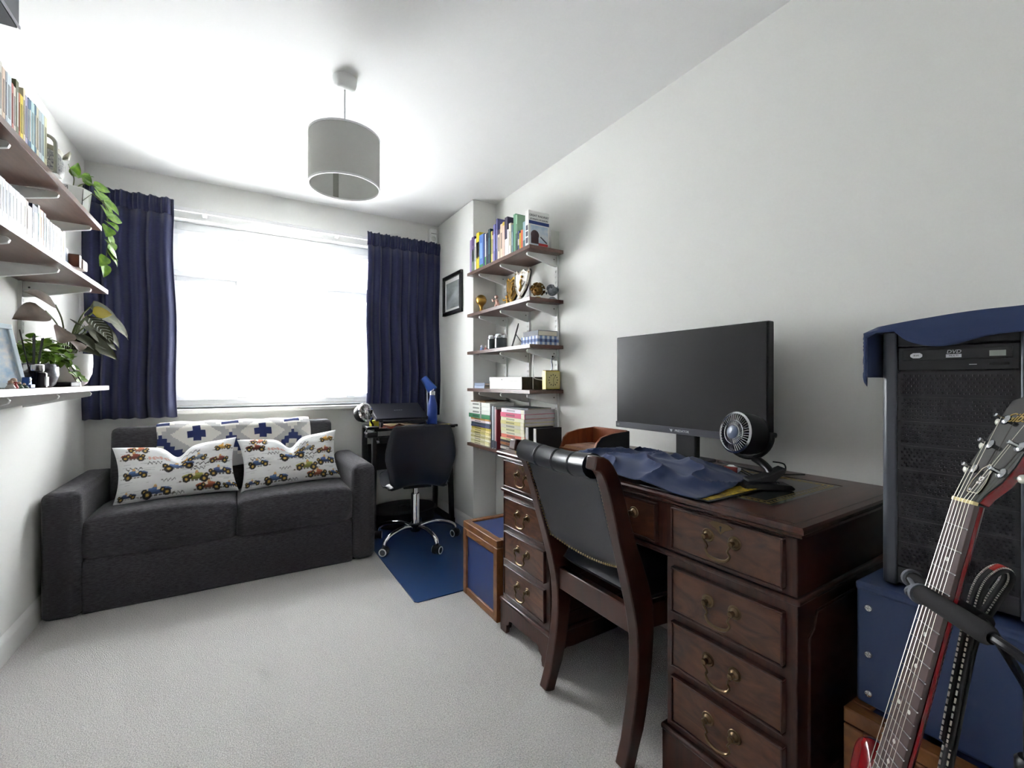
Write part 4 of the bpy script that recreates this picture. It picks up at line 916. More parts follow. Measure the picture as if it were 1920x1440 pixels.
# third alcove shelf
z3 = 1.272
for nm, lab, x, y, c1, c2, h in (('figurine', 'tiny blue and white figurine beside the pier, middle alcove shelf', 1.43, 2.775, (66, 110, 178), (206, 214, 226), .046), ('figurine', 'tiny red and white figurine next to the silver cans', 1.43, 2.71, (176, 44, 44), (232, 226, 220), .04), ('figurine', 'tiny gold and cream figurine beside the cans', 1.44, 2.665, (190, 160, 90), (226, 216, 190), .03)):
    t = thing(nm, lab, 'figurine', (x, y, z3))
    MB().lathe([(.012, 0), (.015, .004), (.011, h * .45), (.006, h * .62)], 12).build('figure_body', bookmat(c1), t)
    MB().ball((0, 0, h * .78), h * .22).build('figure_head', bookmat(c2), t)
    for s in (-1, 1): MB().tube([(0, s * .007, h * .5), (-.008, s * .014, h * .34)], .004, 6).build('arm', bookmat(c2), t)
for y, lab in ((2.61, 'dark glass jar with silver lid nearer the pier, middle alcove shelf'), (2.515, 'dark glass jar with silver lid nearer the leaning frame, middle alcove shelf')):
    t = thing('lidded_jar', lab, 'jar', (1.435, y, z3), group='lidded jars in the alcove')
    MB().lathe([(.036, 0), (.04, .004), (.04, .068), (.036, .074)], 26).build('jar_body', mat('dark_smoke_jar', (52, 58, 64), .15, .3, var=(20, .5, (1, 1, .2))), t)
    MB().lathe([(.039, .072), (.041, .076), (.041, .094), (.037, .099), (.001, .1)], 26, caps=False).build('lid', SILV, t)
    MB().box(-.0415, -.04, -.008, .008, .01, .07).build('label', PAPERW, t)
t = thing('easel_frame', 'thin black photo frame leaning with its strut out, middle alcove shelf', 'photo frame', M=frame_m((1.445, 2.40, z3), (.85, -.53, 0), (.53, .85, 0)))
TL_ = Matrix.Rotation(R(16), 4, 'Y')
MB().box(-.003, .003, -.06, .06, 0, .155).xf(TL_).build('frame', BLACKP, t, bevel=.001)
MB().box(-.0035, -.003, -.052, .052, .008, .147).xf(TL_).build('photo', PAPERW, t)
MB().add([(.024, -.02, .09), (.024, .02, .09), (.085, .025, 0), (.085, -.025, 0), (.028, -.02, .09), (.028, .02, .09), (.09, .025, 0), (.09, -.025, 0)], [(0, 1, 2, 3), (4, 7, 6, 5), (0, 4, 5, 1), (1, 5, 6, 2), (2, 6, 7, 3), (3, 7, 4, 0)]).build('strut', BLACKM, t, bevel=.001)
t = thing('gingham_box', 'blue and white gingham gift box at the open end of middle alcove shelf', 'box', (1.49, 2.15, z3))
GING = [mat('gingham_white', (226, 230, 238), .7), mat('gingham_mid_blue', (120, 142, 190), .7), mat('gingham_navy', (52, 68, 120), .7)]
mb = MB()
def checks(P, nu, nv):
    for i in range(nu):
        for j in range(nv):
            mb.mi = (i % 2) + (j % 2); mb.add([P(i / nu, j / nv), P((i + 1) / nu, j / nv), P((i + 1) / nu, (j + 1) / nv), P(i / nu, (j + 1) / nv)], [(0, 1, 2, 3)])
bx0, bx1, by0, by1, bh = -.075, .075, -.078, .09, .052
checks(lambda u, v: (bx0, by0 + u * (by1 - by0), v * bh), 10, 3); checks(lambda u, v: (bx0 + u * (bx1 - bx0), by0, v * bh), 9, 3)
checks(lambda u, v: (bx1, by0 + u * (by1 - by0), v * bh), 10, 3); checks(lambda u, v: (bx0 + u * (bx1 - bx0), by1, v * bh), 9, 3)
checks(lambda u, v: (bx0 + u * (bx1 - bx0), by0 + v * (by1 - by0), bh), 9, 10); checks(lambda u, v: (bx0 + u * (bx1 - bx0), by0 + v * (by1 - by0), 0), 9, 10)
mb.build('patterned_box', GING, t, smooth=False)
book('dark navy hardback lying on the gingham box', 'books lying on alcove shelves', Matrix.Translation((1.425, 2.078, z3 + .0525)) @ Matrix.Rotation(R(90), 4, 'X') @ Matrix.Translation((0, 0, -.155)), .03, .155, .135, (34, 38, 62), None, True)

# fourth alcove shelf
z4 = 1.018
for k, (c, lab) in enumerate((((176, 190, 212), 'pale blue hardback lying at bottom next to the pier'), ((146, 160, 186), 'steel blue hardback lying on the pale blue one'))):
    book(lab, 'books lying on alcove shelves', Matrix.Translation((1.40, 2.845 - .165 - k * .004, z4 + k * .019)) @ Matrix.Rotation(R(90), 4, 'X') @ Matrix.Translation((0, 0, -.15)), .0185, .15, .15, c, None, True)
t = thing('marble_box', 'long white box with dark marbled end on the alcove shelf', 'box', (1.475, 2.41, z4))
MB().box(-.075, .075, -.198, .195, 0, .056).build('box_body', mat('white_box_card', (228, 226, 222), .5, var=(30, .05)), t, bevel=.0015)
MB().box(-.077, .077, -.2, .197, .05, .075).build('lid', MATS['white_box_card'], t, bevel=.0015)
MARB = mat('dark_marbled_paper', (74, 66, 60), .4, var=(18, .5, (1, 1, 1), 2), second=(40, 36, 36))
MB().box(-.0745, .0745, -.2012, -.199, .001, .074).build('marbled_end', MARB, t)
MB().lathe([(.004, 0), (.003, .002), (.001, .003)], 10, c=(-.077, .03, .06), axis=(-1, 0, 0)).build('clasp', mat('clasp_dark', (70, 60, 56), .4, .6), t)
t = thing('square_clock', 'square pale gold clock at the open end of the alcove shelf', 'clock', (1.521, 2.085, z4))
CK = mat('pale_gold_clock_case', (196, 180, 90), .35, .2)
MB().box(-.05, .05, -.016, .02, .004, .108).build('case', CK, t, bevel=.002)
MB().box(-.044, .044, -.0175, -.016, .01, .102).build('dial', mat('clock_dial', (206, 196, 140), .5), t)
tk = MB()
for k in range(12):
    a = 6.2832 * k / 12; tk.box(-.0025, .0025, -.0185, -.0175, .026, .034)
    n = 8; M = Matrix.Translation((0, 0, .056)) @ Matrix.Rotation(a, 4, 'Y'); tk.v[-n:] = [M @ (v + Vector((0, 0, 0))) for v in tk.v[-n:]]
tk.build('hour_marks', mat('clock_ink', (84, 74, 50), .5), t)
MB().cyl((0, -.019, .056), (.008, -.019, .076), .0012, 5).cyl((0, -.019, .056), (.004, -.019, .03), .0012, 5).build('hands', MATS['clock_ink'], t)
MB().box(-.046, .046, -.012, .016, 0, .004).build('foot', BLACKM, t); MB().box(-.046, .046, -.014, .018, .108, .112).build('cap', mat('clock_cap', (110, 84, 50), .5), t)
t = thing('tiny_statuette', 'tiny dark skater statuette standing on the square clock', 'statuette', (1.528, 2.09, z4 + .112))
MB().lathe([(.008, 0), (.008, .004), (.003, .006)], 10).build('base', SILV, t)
MB().tube(bez([(0, 0, .005), (.002, 0, .03), (-.003, 0, .055), (.004, 0, .072)], 4), [.0028, .003, .0034, .004, .0045, .0045, .005, .0055, .0055, .005, .0045, .004, .0035], 6).build('figure', PEWT, t)
MB().ball((.006, 0, .079), .0055).build('head', BLACKM, t)
MB().tube([(.002, 0, .064), (.014, -.002, .07), (.02, -.002, .08)], .002, 6).build('arm', PEWT, t)
t = thing('wire_bookend', 'thin white bent wire bookend beside the marbled box', 'bookend', (1.50, 2.19, z4))
MB().tube(bez([(-.035, 0, .003), (-.035, 0, .20), (-.03, 0, .212), (.05, 0, .214)], 5), .0028, 6).build('wire', STEEL, t)
MB().tube(bez([(-.035, .0, .10), (-.033, -.006, .075), (-.02, -.012, .062), (.05, -.02, .052)], 5), .0028, 6).build('wire_foot', STEEL, t)

# bottom alcove shelf: stacks of discs, magazines and annuals
z5 = .642
SA = [(.014, (222, 214, 180), 'cream'), (.014, (206, 200, 150), 'pale olive'), (.015, (226, 220, 196), 'ivory'), (.014, (186, 176, 120), 'khaki'), (.014, (214, 206, 170), 'sand'), (.015, (196, 184, 110), 'mustard grey'), (.015, (206, 190, 130), 'straw'), (.015, (180, 160, 60), 'old gold'), (.014, (62, 60, 100), 'indigo'), (.018, (40, 56, 76), 'dark slate'), (.016, (222, 200, 206), 'pale pink'), (.014, (206, 150, 80), 'amber'), (.028, (52, 128, 84), 'thick green'), (.026, (226, 228, 222), 'thick white'), (.026, (232, 232, 228), 'chunky white'), (.026, (226, 226, 220), 'chunky off white'), (.008, (120, 86, 40), 'thin bronze')]
z = z5
for k, (th_, c, nm) in enumerate(SA):
    big = k in (12, 13, 14, 15); L = .31 if big else .285 if k < 12 else .22; y0 = 2.842 - L if big else 2.835 - L - random.uniform(0, .008)
    M = Matrix.Translation((1.362 + (0 if big else .012) + random.uniform(0, .004), y0, z)) @ Matrix.Rotation(R(90), 4, 'X') @ Matrix.Translation((0, 0, -L))
    book(nm + ' case in the stack next to the pier, bottom alcove shelf', 'stack of cases next to the pier', M, th_ - .0006, L, .18, c, (.75, .93, tuple(min(255, q + 40) for q in c)) if k < 12 else (.55, .62, (140, 140, 136)), False, PAPERW, stripes=[(.2, .5, tuple(q * 6 // 10 for q in c))])
    z += th_
y = 2.515
for k, (th_, h, c, nm) in enumerate(((.014, .262, (60, 66, 76), 'slate grey'), (.016, .268, (206, 212, 218), 'pale silver'), (.014, .262, (44, 50, 70), 'dark navy'), (.012, .264, (226, 216, 216), 'pinkish white'), (.018, .250, (120, 30, 44), 'wine red'))):
    y -= th_ + .0008
    book(nm + ' magazine standing between two stacks, bottom alcove shelf', 'magazines between the stacks', Matrix.Translation((1.362, y, z5)), th_, h, .19, c, (.02, .2, (40, 44, 60)), False, PAPERW)
SB = [(.016, (52, 52, 60), 'charcoal'), (.014, (206, 200, 196), 'stone'), (.012, (70, 70, 76), 'graphite'), (.016, (150, 96, 60), 'copper'), (.014, (60, 58, 62), 'soot grey'), (.014, (206, 200, 150), 'pale lime'), (.022, (226, 128, 110), 'coral'), (.018, (214, 210, 186), 'oatmeal'), (.021, (206, 204, 160), 'pale moss'), (.021, (196, 192, 176), 'putty'), (.021, (206, 196, 130), 'maize'), (.021, (222, 220, 190), 'vanilla'), (.028, (206, 84, 120), 'raspberry pink'), (.024, (222, 214, 222), 'pale mauve')]
z = z5
for k, (th_, c, nm) in enumerate(SB):
    L = .27 + random.uniform(-.006, .006) + (.012 if k == 12 else 0); y0 = 2.13 - (.006 if k in (12, 6) else 0)
    M = Matrix.Translation((1.365 + random.uniform(0, .004), y0, z)) @ Matrix.Rotation(R(90), 4, 'X') @ Matrix.Translation((0, 0, -L))
    book(nm + ' annual in the stack beside the magazines, bottom alcove shelf', 'stack of annuals beside the magazines', M, th_ - .0006, L, .21, c, (.86, .98, (232, 226, 206)), k > 6, mat('grey_white_pages', (206, 202, 204), .9), stripes=[(.25, .6, tuple(q * 7 // 10 for q in c))])
    z += th_
book('thin dark folder lying across the annuals stack', 'stack of annuals beside the magazines', Matrix.Translation((1.40, 2.14, z)) @ Matrix.Rotation(R(90), 4, 'X') @ Matrix.Translation((0, 0, -.26)), .007, .26, .16, (50, 60, 66), None, False)
# ------------------------------------------------------------------ wooden crates with blue panels
def crate(label, x0, x1, y0, y1, h, lid=True):
    t = thing('panelled_crate', label, 'crate', ((x0 + x1) / 2, (y0 + y1) / 2, 0)); f = .034
    hb = h - (.034 if lid else 0)
    def B(n, a, b, c, d, e, g, m=OAK, bev=.003): return MB().box(a, b, c, d, e, g).build(n, m, t, world=True, bevel=bev)
    for x in (x0, x1 - f):
        for y in (y0, y1 - f): B('corner_post', x, x + f, y, y + f, 0, hb)
    for z in (0, hb - f):
        for x in (x0 + .001, x1 - f + .001 - .002): B('side_rail', x, x + f, y0 + f, y1 - f, z, z + f)
        for y in (y0 + .001, y1 - f - .001): B('end_rail', x0 + f, x1 - f, y, y + f, z, z + f)
    for x in (x0 + .010, x1 - .018): B('side_panel', x, x + .008, y0 + f - .004, y1 - f + .004, f - .004, hb - f + .004, BLUEP, 0)
    for y in (y0 + .010, y1 - .018): B('end_panel', x0 + f - .004, x1 - f + .004, y, y + .008, f - .004, hb - f + .004, BLUEP, 0)
    B('bottom_panel', x0 + f - .004, x1 - f + .004, y0 + f - .004, y1 - f + .004, .006, .014, BLUEP, 0)
    if lid:
        l = hb + .003
        for x in (x0, x1 - f): B('lid_rail', x, x + f, y0, y1, l, h)
        for y in (y0, y1 - f): B('lid_rail', x0 + f, x1 - f, y, y + f, l, h)
        B('lid_panel', x0 + f - .003, x1 - f + .003, y0 + f - .003, y1 - f + .003, h - .02, h - .008, BLUEP, 0)
    return t
crate('amber wood crate with blue panels and lid, on carpet beyond the desk', .965, 1.36, 1.73, 2.08, .362)
crate('amber wood crate with blue panels carrying the blue vinyl box', 1.055, 1.50, -.02, .437, .405)

# ------------------------------------------------------------------ pedestal desk
DL, DD, DH = 1.225, .60, .768
DM = Matrix.Translation((.978, .475, 0)) @ Matrix.Rotation(R(1.5), 4, 'Z')
ds = thing('pedestal_desk', 'dark red mahogany twin pedestal desk with green leather top along the right wall', 'desk', M=DM)
def D(n, x0, x1, y0, y1, z0, z1, m=MAHOG, b=.003, par=None, **k): return MB().box(x0, x1, y0, y1, z0, z1).build(n, m, par or ds, bevel=b, **k)
# moulded top: stacked profile swept as nested slabs in one mesh
tp = MB(); prof = [(.012, .7415), (.004, .746), (.006, .751), (.0, .756), (.0, .763), (.004, .768)]
for (i0, z0), (i1, z1) in zip(prof, prof[1:]):
    a = [(i0, i0, z0), (DD, i0, z0), (DD, DL - i0, z0), (i0, DL - i0, z0)]; b = [(i1, i1, z1), (DD, i1, z1), (DD, DL - i1, z1), (i1, DL - i1, z1)]
    tp.add(a + b, [(k, (k + 1) % 4, 4 + (k + 1) % 4, 4 + k) for k in range(4)])
tp.add([(.012, .012, .7415), (DD, .012, .7415), (DD, DL - .012, .7415), (.012, DL - .012, .7415)], [(0, 1, 2, 3)])
top = None
# surface ring around the leather well
lx0, lx1, ly0, ly1 = .125, .505, .125, DL - .125; zt = .768; a = .004
O = [(a, a), (DD, a), (DD, DL - a), (a, DL - a)]; I = [(lx0, ly0), (lx1, ly0), (lx1, ly1), (lx0, ly1)]
tp.add([(x, y, zt) for x, y in O] + [(x, y, zt) for x, y in I] + [(x, y, zt - .002) for x, y in I], [(k, (k + 1) % 4, 4 + (k + 1) % 4, 4 + k) for k in range(4)] + [(4 + k, 4 + (k + 1) % 4, 8 + (k + 1) % 4, 8 + k) for k in range(4)])
top = tp.build('top', mat('polished_mahogany_top', (76, 42, 31), .3, var=(6, .4, (1, 6, 1), 1), coat=.12, second=(52, 26, 19)), ds, angle=30)
MB().box(lx0, lx1, ly0, ly1, .7655, .7672).build('leather_inset', GREENL, top)
gv = MB(); c = .024
for x0, x1, y0, y1 in ((c, DD - .004, c, c + .003), (c, DD - .004, DL - c - .003, DL - c), (c, c + .003, c, DL - c)): gv.box(x0, x1, y0, y1, .7676, .7684)
gv.build('crossband_line', mat('dark_line_inlay', (34, 16, 14), .35), top)
gl = MB()
for o_, wd in ((.016, .0016), (.034, .001)):
    x0, x1, y0, y1 = lx0 + o_, lx1 - o_, ly0 + o_, ly1 - o_
    gl.box(x0, x1, y0, y0 + wd, .767, .7676).box(x0, x1, y1 - wd, y1, .767, .7676).box(x0, x0 + wd, y0, y1, .767, .7676).box(x1 - wd, x1, y0, y1, .767, .7676)
n = 0; o_ = .025
def leafm(x, y, rot):
    gl.add([Vector((x, y, .7674)) + Matrix.Rotation(rot, 3, 'Z') @ Vector(p) for p in ((-.006, 0, 0), (0, .0035, 0), (.006, 0, 0), (0, -.0035, 0))], [(0, 1, 2, 3)])
y = ly0 + o_
while y < ly1 - o_: leafm(lx0 + o_, y, R(90)); leafm(lx1 - o_, y, R(90)); y += .016
x = lx0 + o_
while x < lx1 - o_: leafm(x, ly0 + o_, 0); leafm(x, ly1 - o_, 0); x += .016
gl.build('gold_tooling', GOLD, top, kind='stuff')
# carcass
D('frieze', .022, .58, .022, DL - .022, .612, .742)
D('frieze_moulding', .012, .585, .014, DL - .014, .598, .612, b=.005)
for y0, y1 in ((.022, .352), (DL - .352, DL - .022)):
    pd = D('pedestal', .022, .575, y0, y1, .13, .600)
    D('plinth_moulding', .008, .58, y0 - .012, y1 + .012, .126, .142, b=.006, par=pd)
    # bracket feet: shaped plinth front and sides
    def shaped(u0, u1):
        L = u1 - u0
        P = [(0, 0), (.045, 0), (.05, .02), (.048, .035), (.065, .045), (.07, .06), (.085, .066), (.11, .062)]
        return [(u0 + a, b) for a, b in P] + [(u1 - a, b) for a, b in P[::-1]] + [(u1, .128), (u0, .128)]
    MB().prism(shaped(y0 - .008, y1 + .008), 'x', .012, .03).build('plinth_front', MAHOG, pd, bevel=.002)
    for yy in (y0 - .008, y1 - .01): MB().prism(shaped(.012, .575), 'y', yy, yy + .018).build('plinth_side', MAHOG, pd, bevel=.002)
    # raised bead with canted corners on both pedestal sides
    for yy in (y0, y1):
        x0, x1, z0, z1, k = .07, .53, .19, .565, .035
        path = [(x0, z0 + k), (x0 + k * .5, z0 + k), (x0 + k, z0), (x1 - k, z0), (x1, z0 + k), (x1, z1 - k), (x1 - k, z1), (x0 + k, z1), (x0 + k * .6, z1 - k), (x0, z1 - k * 1.4)]
        MB().tube([(px_, yy, pz) for px_, pz in path], .004, 6, closed=True).build('side_bead', MAHOG, pd)
def swan_handle(par, y, z, M=None, x=.014):
    h = thing('bail_handle', None, None, (x, y, z)); h.parent = par; XF[h] = Matrix()
    return h
HANDLE = {}
def handle_parts(par, x, y, z):
    def mk(key, fn, m):
        if key not in HANDLE: HANDLE[key] = fn().mesh(key, m)
        return HANDLE[key]
    s = .034
    def bail():
        return MB().tube(bez([(-.012, -s, -.002), (-.020, -s, -.006), (-.017, -s + .008, -.020), (-.016, -s + .003, -.030), (-.018, -s + .012, -.042), (-.020, 0, -.046), (-.018, s - .012, -.042), (-.016, s - .003, -.030), (-.017, s - .008, -.020), (-.020, s, -.006), (-.012, s, -.002)], 4), [.0026 + .0018 * math.exp(-((i - 20) / 6) ** 2) for i in range(41)], 7)
    def rose(): return MB().lathe([(.0155, 0), (.0165, .001), (.015, .003), (.011, .0025), (.009, .006), (.006, .008), (.005, .014), (.0075, .017), (.006, .021), (.001, .022)], 16, axis=(-1, 0, 0), caps=False)
    o = bpy.data.objects.new('handle', mk('handle', bail, BRASS)); COL.objects.link(o); o.parent = par; o.location = (x, y, z)
    for q in (-s, s):
        r_ = bpy.data.objects.new('rosette', mk('rosette', rose, BRASS)); COL.objects.link(r_); r_.parent = par; r_.location = (x, y + q, z)
def drawer(y0, y1, z0, z1, nh=1, lock=False):
    m = MAHOG
    d = MB()
    d.box(.012, .03, y0, y1, z0, z1)
    o = d.build('drawer', MAHOGD, ds, bevel=.0015)
    b = MB()
    for (a, c_, e, g) in ((y0 - .005, y1 + .005, z0 - .005, z0), (y0 - .005, y1 + .005, z1, z1 + .005), (y0 - .005, y0, z0, z1), (y1, y1 + .005, z0, z1)): b.box(.008, .026, a, c_, e, g)
    b.build('cock_bead', m, o, bevel=.0015)
    ym = (y0 + y1) / 2; zm = (z0 + z1) / 2
    for q in ([0] if nh == 1 else [-.12, .12]): handle_parts(o, .012, ym + q, zm + .012)
    if lock:
        e = [(-.032, .006), (-.022, .0), (-.012, -.004), (0, -.016), (.012, -.004), (.022, 0), (.032, .006), (.02, .012), (.012, .018), (.004, .014), (0, .02), (-.004, .014), (-.012, .018), (-.02, .012)]
        es = MB().prism([(ym + a, zm + .038 + b_) for a, b_ in e], 'x', .0095, .012).build('escutcheon', BRASS, o, bevel=.0006)
        MB().lathe([(.003, 0), (.003, .0006)], 10, c=(.0095, ym, zm + .04), axis=(-1, 0, 0)).box(.0088, .0095, ym - .0012, ym + .0012, zm + .03, zm + .04).build('keyhole', BLACKP, o)
for y0, y1 in ((.05, .325), (DL - .325, DL - .05)):
    drawer(y0, y1, .628, .730, lock=True); drawer(y0, y1, .462, .572); drawer(y0, y1, .318, .428); drawer(y0, y1, .170, .284)
drawer(.385, DL - .385, .628, .726, nh=2)

# ------------------------------------------------------------------ leather desk chair (faces the desk, its back to the room)
ch = thing('leather_desk_chair', 'mahogany desk chair with blue black leather back and brass studs', 'chair', (.955, 1.09, 0), R(0))
def stile(y0, sgn):
    pa = bez([(-.045, 0), (-.012, .10), (.012, .22), (.02, .34), (.012, .42), (-.012, .50), (-.048, .60), (-.078, .70), (-.10, .78), (-.125, .835), (-.15, .862), (-.168, .858), (-.172, .84)] if False else [(-.045, 0, 0), (-.012, .10, 0), (.012, .22, 0), (.02, .34, 0), (.012, .43, 0), (-.014, .52, 0), (-.05, .62, 0), (-.082, .72, 0), (-.108, .795, 0), (-.14, .845, 0), (-.178, .858, 0)], 3)
    wv = lambda k: .026 - .004 * abs(k - .5) + (.012 * math.exp(-((k - .42) / .16) ** 2)) - (.004 if k < .1 else 0)
    mb = MB(); n = len(pa); vs = []
    for i, p in enumerate(pa):
        k = i / (n - 1); t_ = (pa[min(i + 1, n - 1)] - pa[max(i - 1, 0)]).normalized(); nr = Vector((t_.y, -t_.x))
        hw = wv(k) * (1 if k < .78 else 1 - .25 * (k - .78) / .22); th = .019
        for a_, b_ in ((-1, -1), (1, -1), (1, 1), (-1, 1)):
            q = Vector((p.x, p.y)) + nr * hw * a_
            spread = sgn * (.012 * max(0, (k - .5)) * 2)
            vs.append((q.x, y0 + b_ * th + spread, q.y))
    fs = [(i * 4 + j, i * 4 + (j + 1) % 4, (i + 1) * 4 + (j + 1) % 4, (i + 1) * 4 + j) for i in range(n - 1) for j in range(4)] + [(0, 1, 2, 3), tuple((n - 1) * 4 + j for j in range(4))]
    o = mb.add(vs, fs).build('stile', MAHOGC, ch, bevel=.004, seg=2, angle=50)
    e = pa[-1]
    if False: MB().lathe([(.001, -.021), (.03, -.021), (.036, -.015), (.036, .015), (.03, .021), (.001, .021)], 24, c=(e.x - .004, y0 + sgn * .012, e.y - .012), axis=(0, 1, 0), caps=False).build('scroll', MAHOGC, o)
    return pa
HW = .185
pa = stile(-HW, -1); stile(HW, 1)
# back pad
kz0, kz1 = .545, .815
def bx_(z):
    pts_ = [(p.x, p.y) for p in pa]
    for (xa, za), (xb, zb) in zip(pts_, pts_[1:]):
        if za <= z <= zb: return xa + (xb - xa) * (z - za) / (zb - za)
    return pts_[-1][0]
def fback(off):
    def f(u, v):
        s = 2 * u - 1; z = kz0 + v * (kz1 - kz0) + .022 * (1 - s * s) * (1 - v) * -1 * 0 + (-.028 * (1 - s * s)) * (1 - v)
        hw = HW - .016 + .012 * v
        return (bx_(max(kz0, z)) + off + .018 * (1 - s * s) * (1 if off < 0 else 1.4) , s * hw, z)
    return f
MB().grid(fback(-.014), 20, 14).build('back_pad', LEATHER, ch, solid=.016)
MB().grid(fback(.012), 20, 14).build('inner_back_pad', LEATHER, ch, solid=.02)
# rolled top with seams
rp = bez([(-.148 + .018 * (1 - s * s) + .0, s * (HW - .012), .842 - .012 * (1 - s * s)) for s in [k / 6 - 1 for k in range(13)]], 3)
MB().tube(rp, .034, 16).build('rolled_top', LEATHER, ch)
for i in (9, 18, 27):
    p = rp[i]; tn = (rp[i + 1] - rp[i - 1]).normalized()
    MB().lathe([(.0342, -.006), (.0356, -.003), (.034, 0), (.0356, .003), (.0342, .006)], 20, c=p, axis=tn, caps=False).build('seam', LEATHER, ch)
st = MB(); f = fback(-.0225)
for k in range(25):
    v = k / 24 * .93
    for u in (.018, .982): st.ball(f(u, v), .0036, 7, 5)
for k in range(31): st.ball(f(.02 + .96 * k / 30, .01), .0036, 7, 5)
st.build('brass_studs', mat('brass_studs', (160, 142, 104), .3, 1.), ch, kind='stuff')
# seat
def seatz(u, v):
    s = 2 * u - 1; q = 2 * v - 1; e = (1 - abs(s) ** 6) ** .5 * (1 - abs(q) ** 6) ** .5
    return e
sp_ = MB(); SW0, SW1, SD = .19, .225, .40
for sg in (1, -1):
    sp_.grid(lambda u, v: (.012 + v * SD, (2 * u - 1) * (SW0 + (SW1 - SW0) * v) * (1 + .03 * seatz(u, v)), .455 + sg * (.042 if sg > 0 else .03) * seatz(u, v)), 20, 20)
sp_.build('seat_cushion', LEATHER, ch, angle=70)
for n_, x0, x1, y0, y1 in (('rear_rail', -.004, .022, -HW, HW), ('front_rail', SD - .01, SD + .016, -SW1, SW1)): MB().box(x0, x1, y0, y1, .345, .42).build(n_, MAHOGC, ch, bevel=.004)
for s in (-1, 1):
    MB().add([(.0, s * (HW - .012), .365), (.0, s * (HW + .012), .365), (SD, s * (SW1 + .01), .365), (SD, s * (SW1 - .014), .365), (.0, s * (HW - .012), .435), (.0, s * (HW + .012), .435), (SD, s * (SW1 + .01), .435), (SD, s * (SW1 - .014), .435)], [(0, 1, 2, 3), (4, 7, 6, 5), (0, 4, 5, 1), (1, 5, 6, 2), (2, 6, 7, 3), (3, 7, 4, 0)]).build('side_rail', MAHOGC, ch, bevel=.004)
    MB().lathe([(.012, 0), (.015, .01), (.013, .03), (.02, .2), (.024, .3), (.018, .32), (.026, .34), (.026, .43)], 16, c=(SD - .004, s * (SW1 - .014), 0)).build('front_leg', MAHOGC, ch)

# ------------------------------------------------------------------ things on the desk
zt = .768
mo = thing('monitor', 'large black widescreen computer monitor on the mahogany desk', 'monitor', (1.42, 1.125, zt))
MW = .334
MB().box(.0, .03, -MW, MW, .10, .492).build('casing', BLACKM, mo, bevel=.004)
MB().box(-.0035, .0, -MW + .006, MW - .006, .126, .487).build('screen', SCREEN, mo)
MB().box(-.005, .0, -MW, MW, .10, .125).build('lower_bezel', mat('charcoal_bezel', (66, 67, 76), .4), mo, bevel=.001)
MB().box(.028, .075, -.12, .12, .2, .4).build('rear_hump', BLACKM, mo, bevel=.015, seg=3)
MB().box(.03, .06, -.045, .045, .008, .3).build('neck', BLACKM, mo, bevel=.006)
MB().prism([(-.06, -.12), (.09, -.09), (.09, .09), (-.06, .12)], 'z', 0, .012).build('stand_base', BLACKM, mo, bevel=.004)
LOGO = mat('silver_logo', (206, 208, 214), .3, .3)
LF = lambda y, z: frame_m((-.0053, y, z), (0, -1, 0), (0, 0, 1))
text_mesh('brand_lettering', 'PREDATOR', .0125, LOGO, mo, LF(-.012, .112))
MB().add([(-.0056, .045, .119), (-.0056, .040, .114), (-.0056, .036, .118), (-.0056, .032, .114), (-.0056, .027, .119), (-.0056, .036, .105)], [(0, 1, 5), (1, 2, 5), (2, 3, 5), (3, 4, 5)]).build('brand_emblem', LOGO, mo, solid=.0005)
MB().box(-.0055, -.005, .312, .326, .107, .118).build('sticker', mat('grey_sticker', (120, 122, 128), .4), mo)
# blue cloth draped over the keyboard
A, B, Cc, Dd = Vector((1.05, 1.40)), Vector((1.43, 1.325)), Vector((1.34, .80)), Vector((.972, .72))
def cf_(u, v):
    p = (A * (1 - u) + B * u) * (1 - v) + (Dd * (1 - u) + Cc * u) * v
    p = p + Vector((-.015 * math.sin(math.pi * v) * (1 - u), -.02 * math.sin(math.pi * u) * v))
    kx = (p.x - 1.15) / .13; ky = (p.y - 1.09) / .27
    bump = .034 * math.exp(-(kx ** 4 + ky ** 4) * .6) * (1 + .15 * math.sin(p.y * 9))
    w1 = mnoise.noise(Vector((p.x * 7 + p.y * 5, p.y * 9 - p.x * 3, .3))); w2 = mnoise.noise(Vector((p.x * 18 - p.y * 11, p.y * 6 + p.x * 9, 4)))
    ridge = (1 - abs(w1)) ** 6 * .02 + max(0, w2) * .012
    e = min(1, min(u, 1 - u, v, 1 - v) / .12)
    z = zt + .004 + bump + ridge * (.35 + .65 * e)
    z += .016 * min(1, max(0, (p.x - 1.31) / .04)) * min(1, max(0, (1.30 - p.y) / .04)) * min(1, max(0, (p.y - .93) / .05))
    return (p.x, p.y, z)
one(MB().grid(cf_, 70, 90), 'keyboard_cloth', BLUECL, 'crumpled navy blue cloth covering the keyboard on the mahogany desk', 'cloth', solid=.002)
t = thing('keyboard', 'black keyboard hidden under the navy cloth on the desk', 'keyboard', (1.15, 1.09, zt))
MB().box(-.07, .07, -.22, .22, 0, .018).build('case', BLACKP, t, bevel=.003)
kk = MB()
for i in range(5):
    for j in range(15): kk.box(-.062 + i * .025, -.041 + i * .025, -.212 + j * .0285, -.188 + j * .0285, .018, .024)
kk.build('keys', BLACKM, t, kind='stuff')
t = thing('mouse_mat', 'black desk mat with yellow and black printed edge beside the fan', 'mouse mat', M=Matrix.Translation((1.115, .80, zt)) @ Matrix.Rotation(R(1.5), 4, 'Z'))
MB().box(-.13, .12, -.10, .12, 0, .004).build('mat_body', BLACKM, t, bevel=.0015)
MB().box(-.12, .112, -.092, -.045, .004, .0045).build('printed_edge', mat('yellow_black_print', (222, 184, 40), .5, var=(34, .5, (1, 1.6, 1), 2), second=(90, 66, 20)), t)
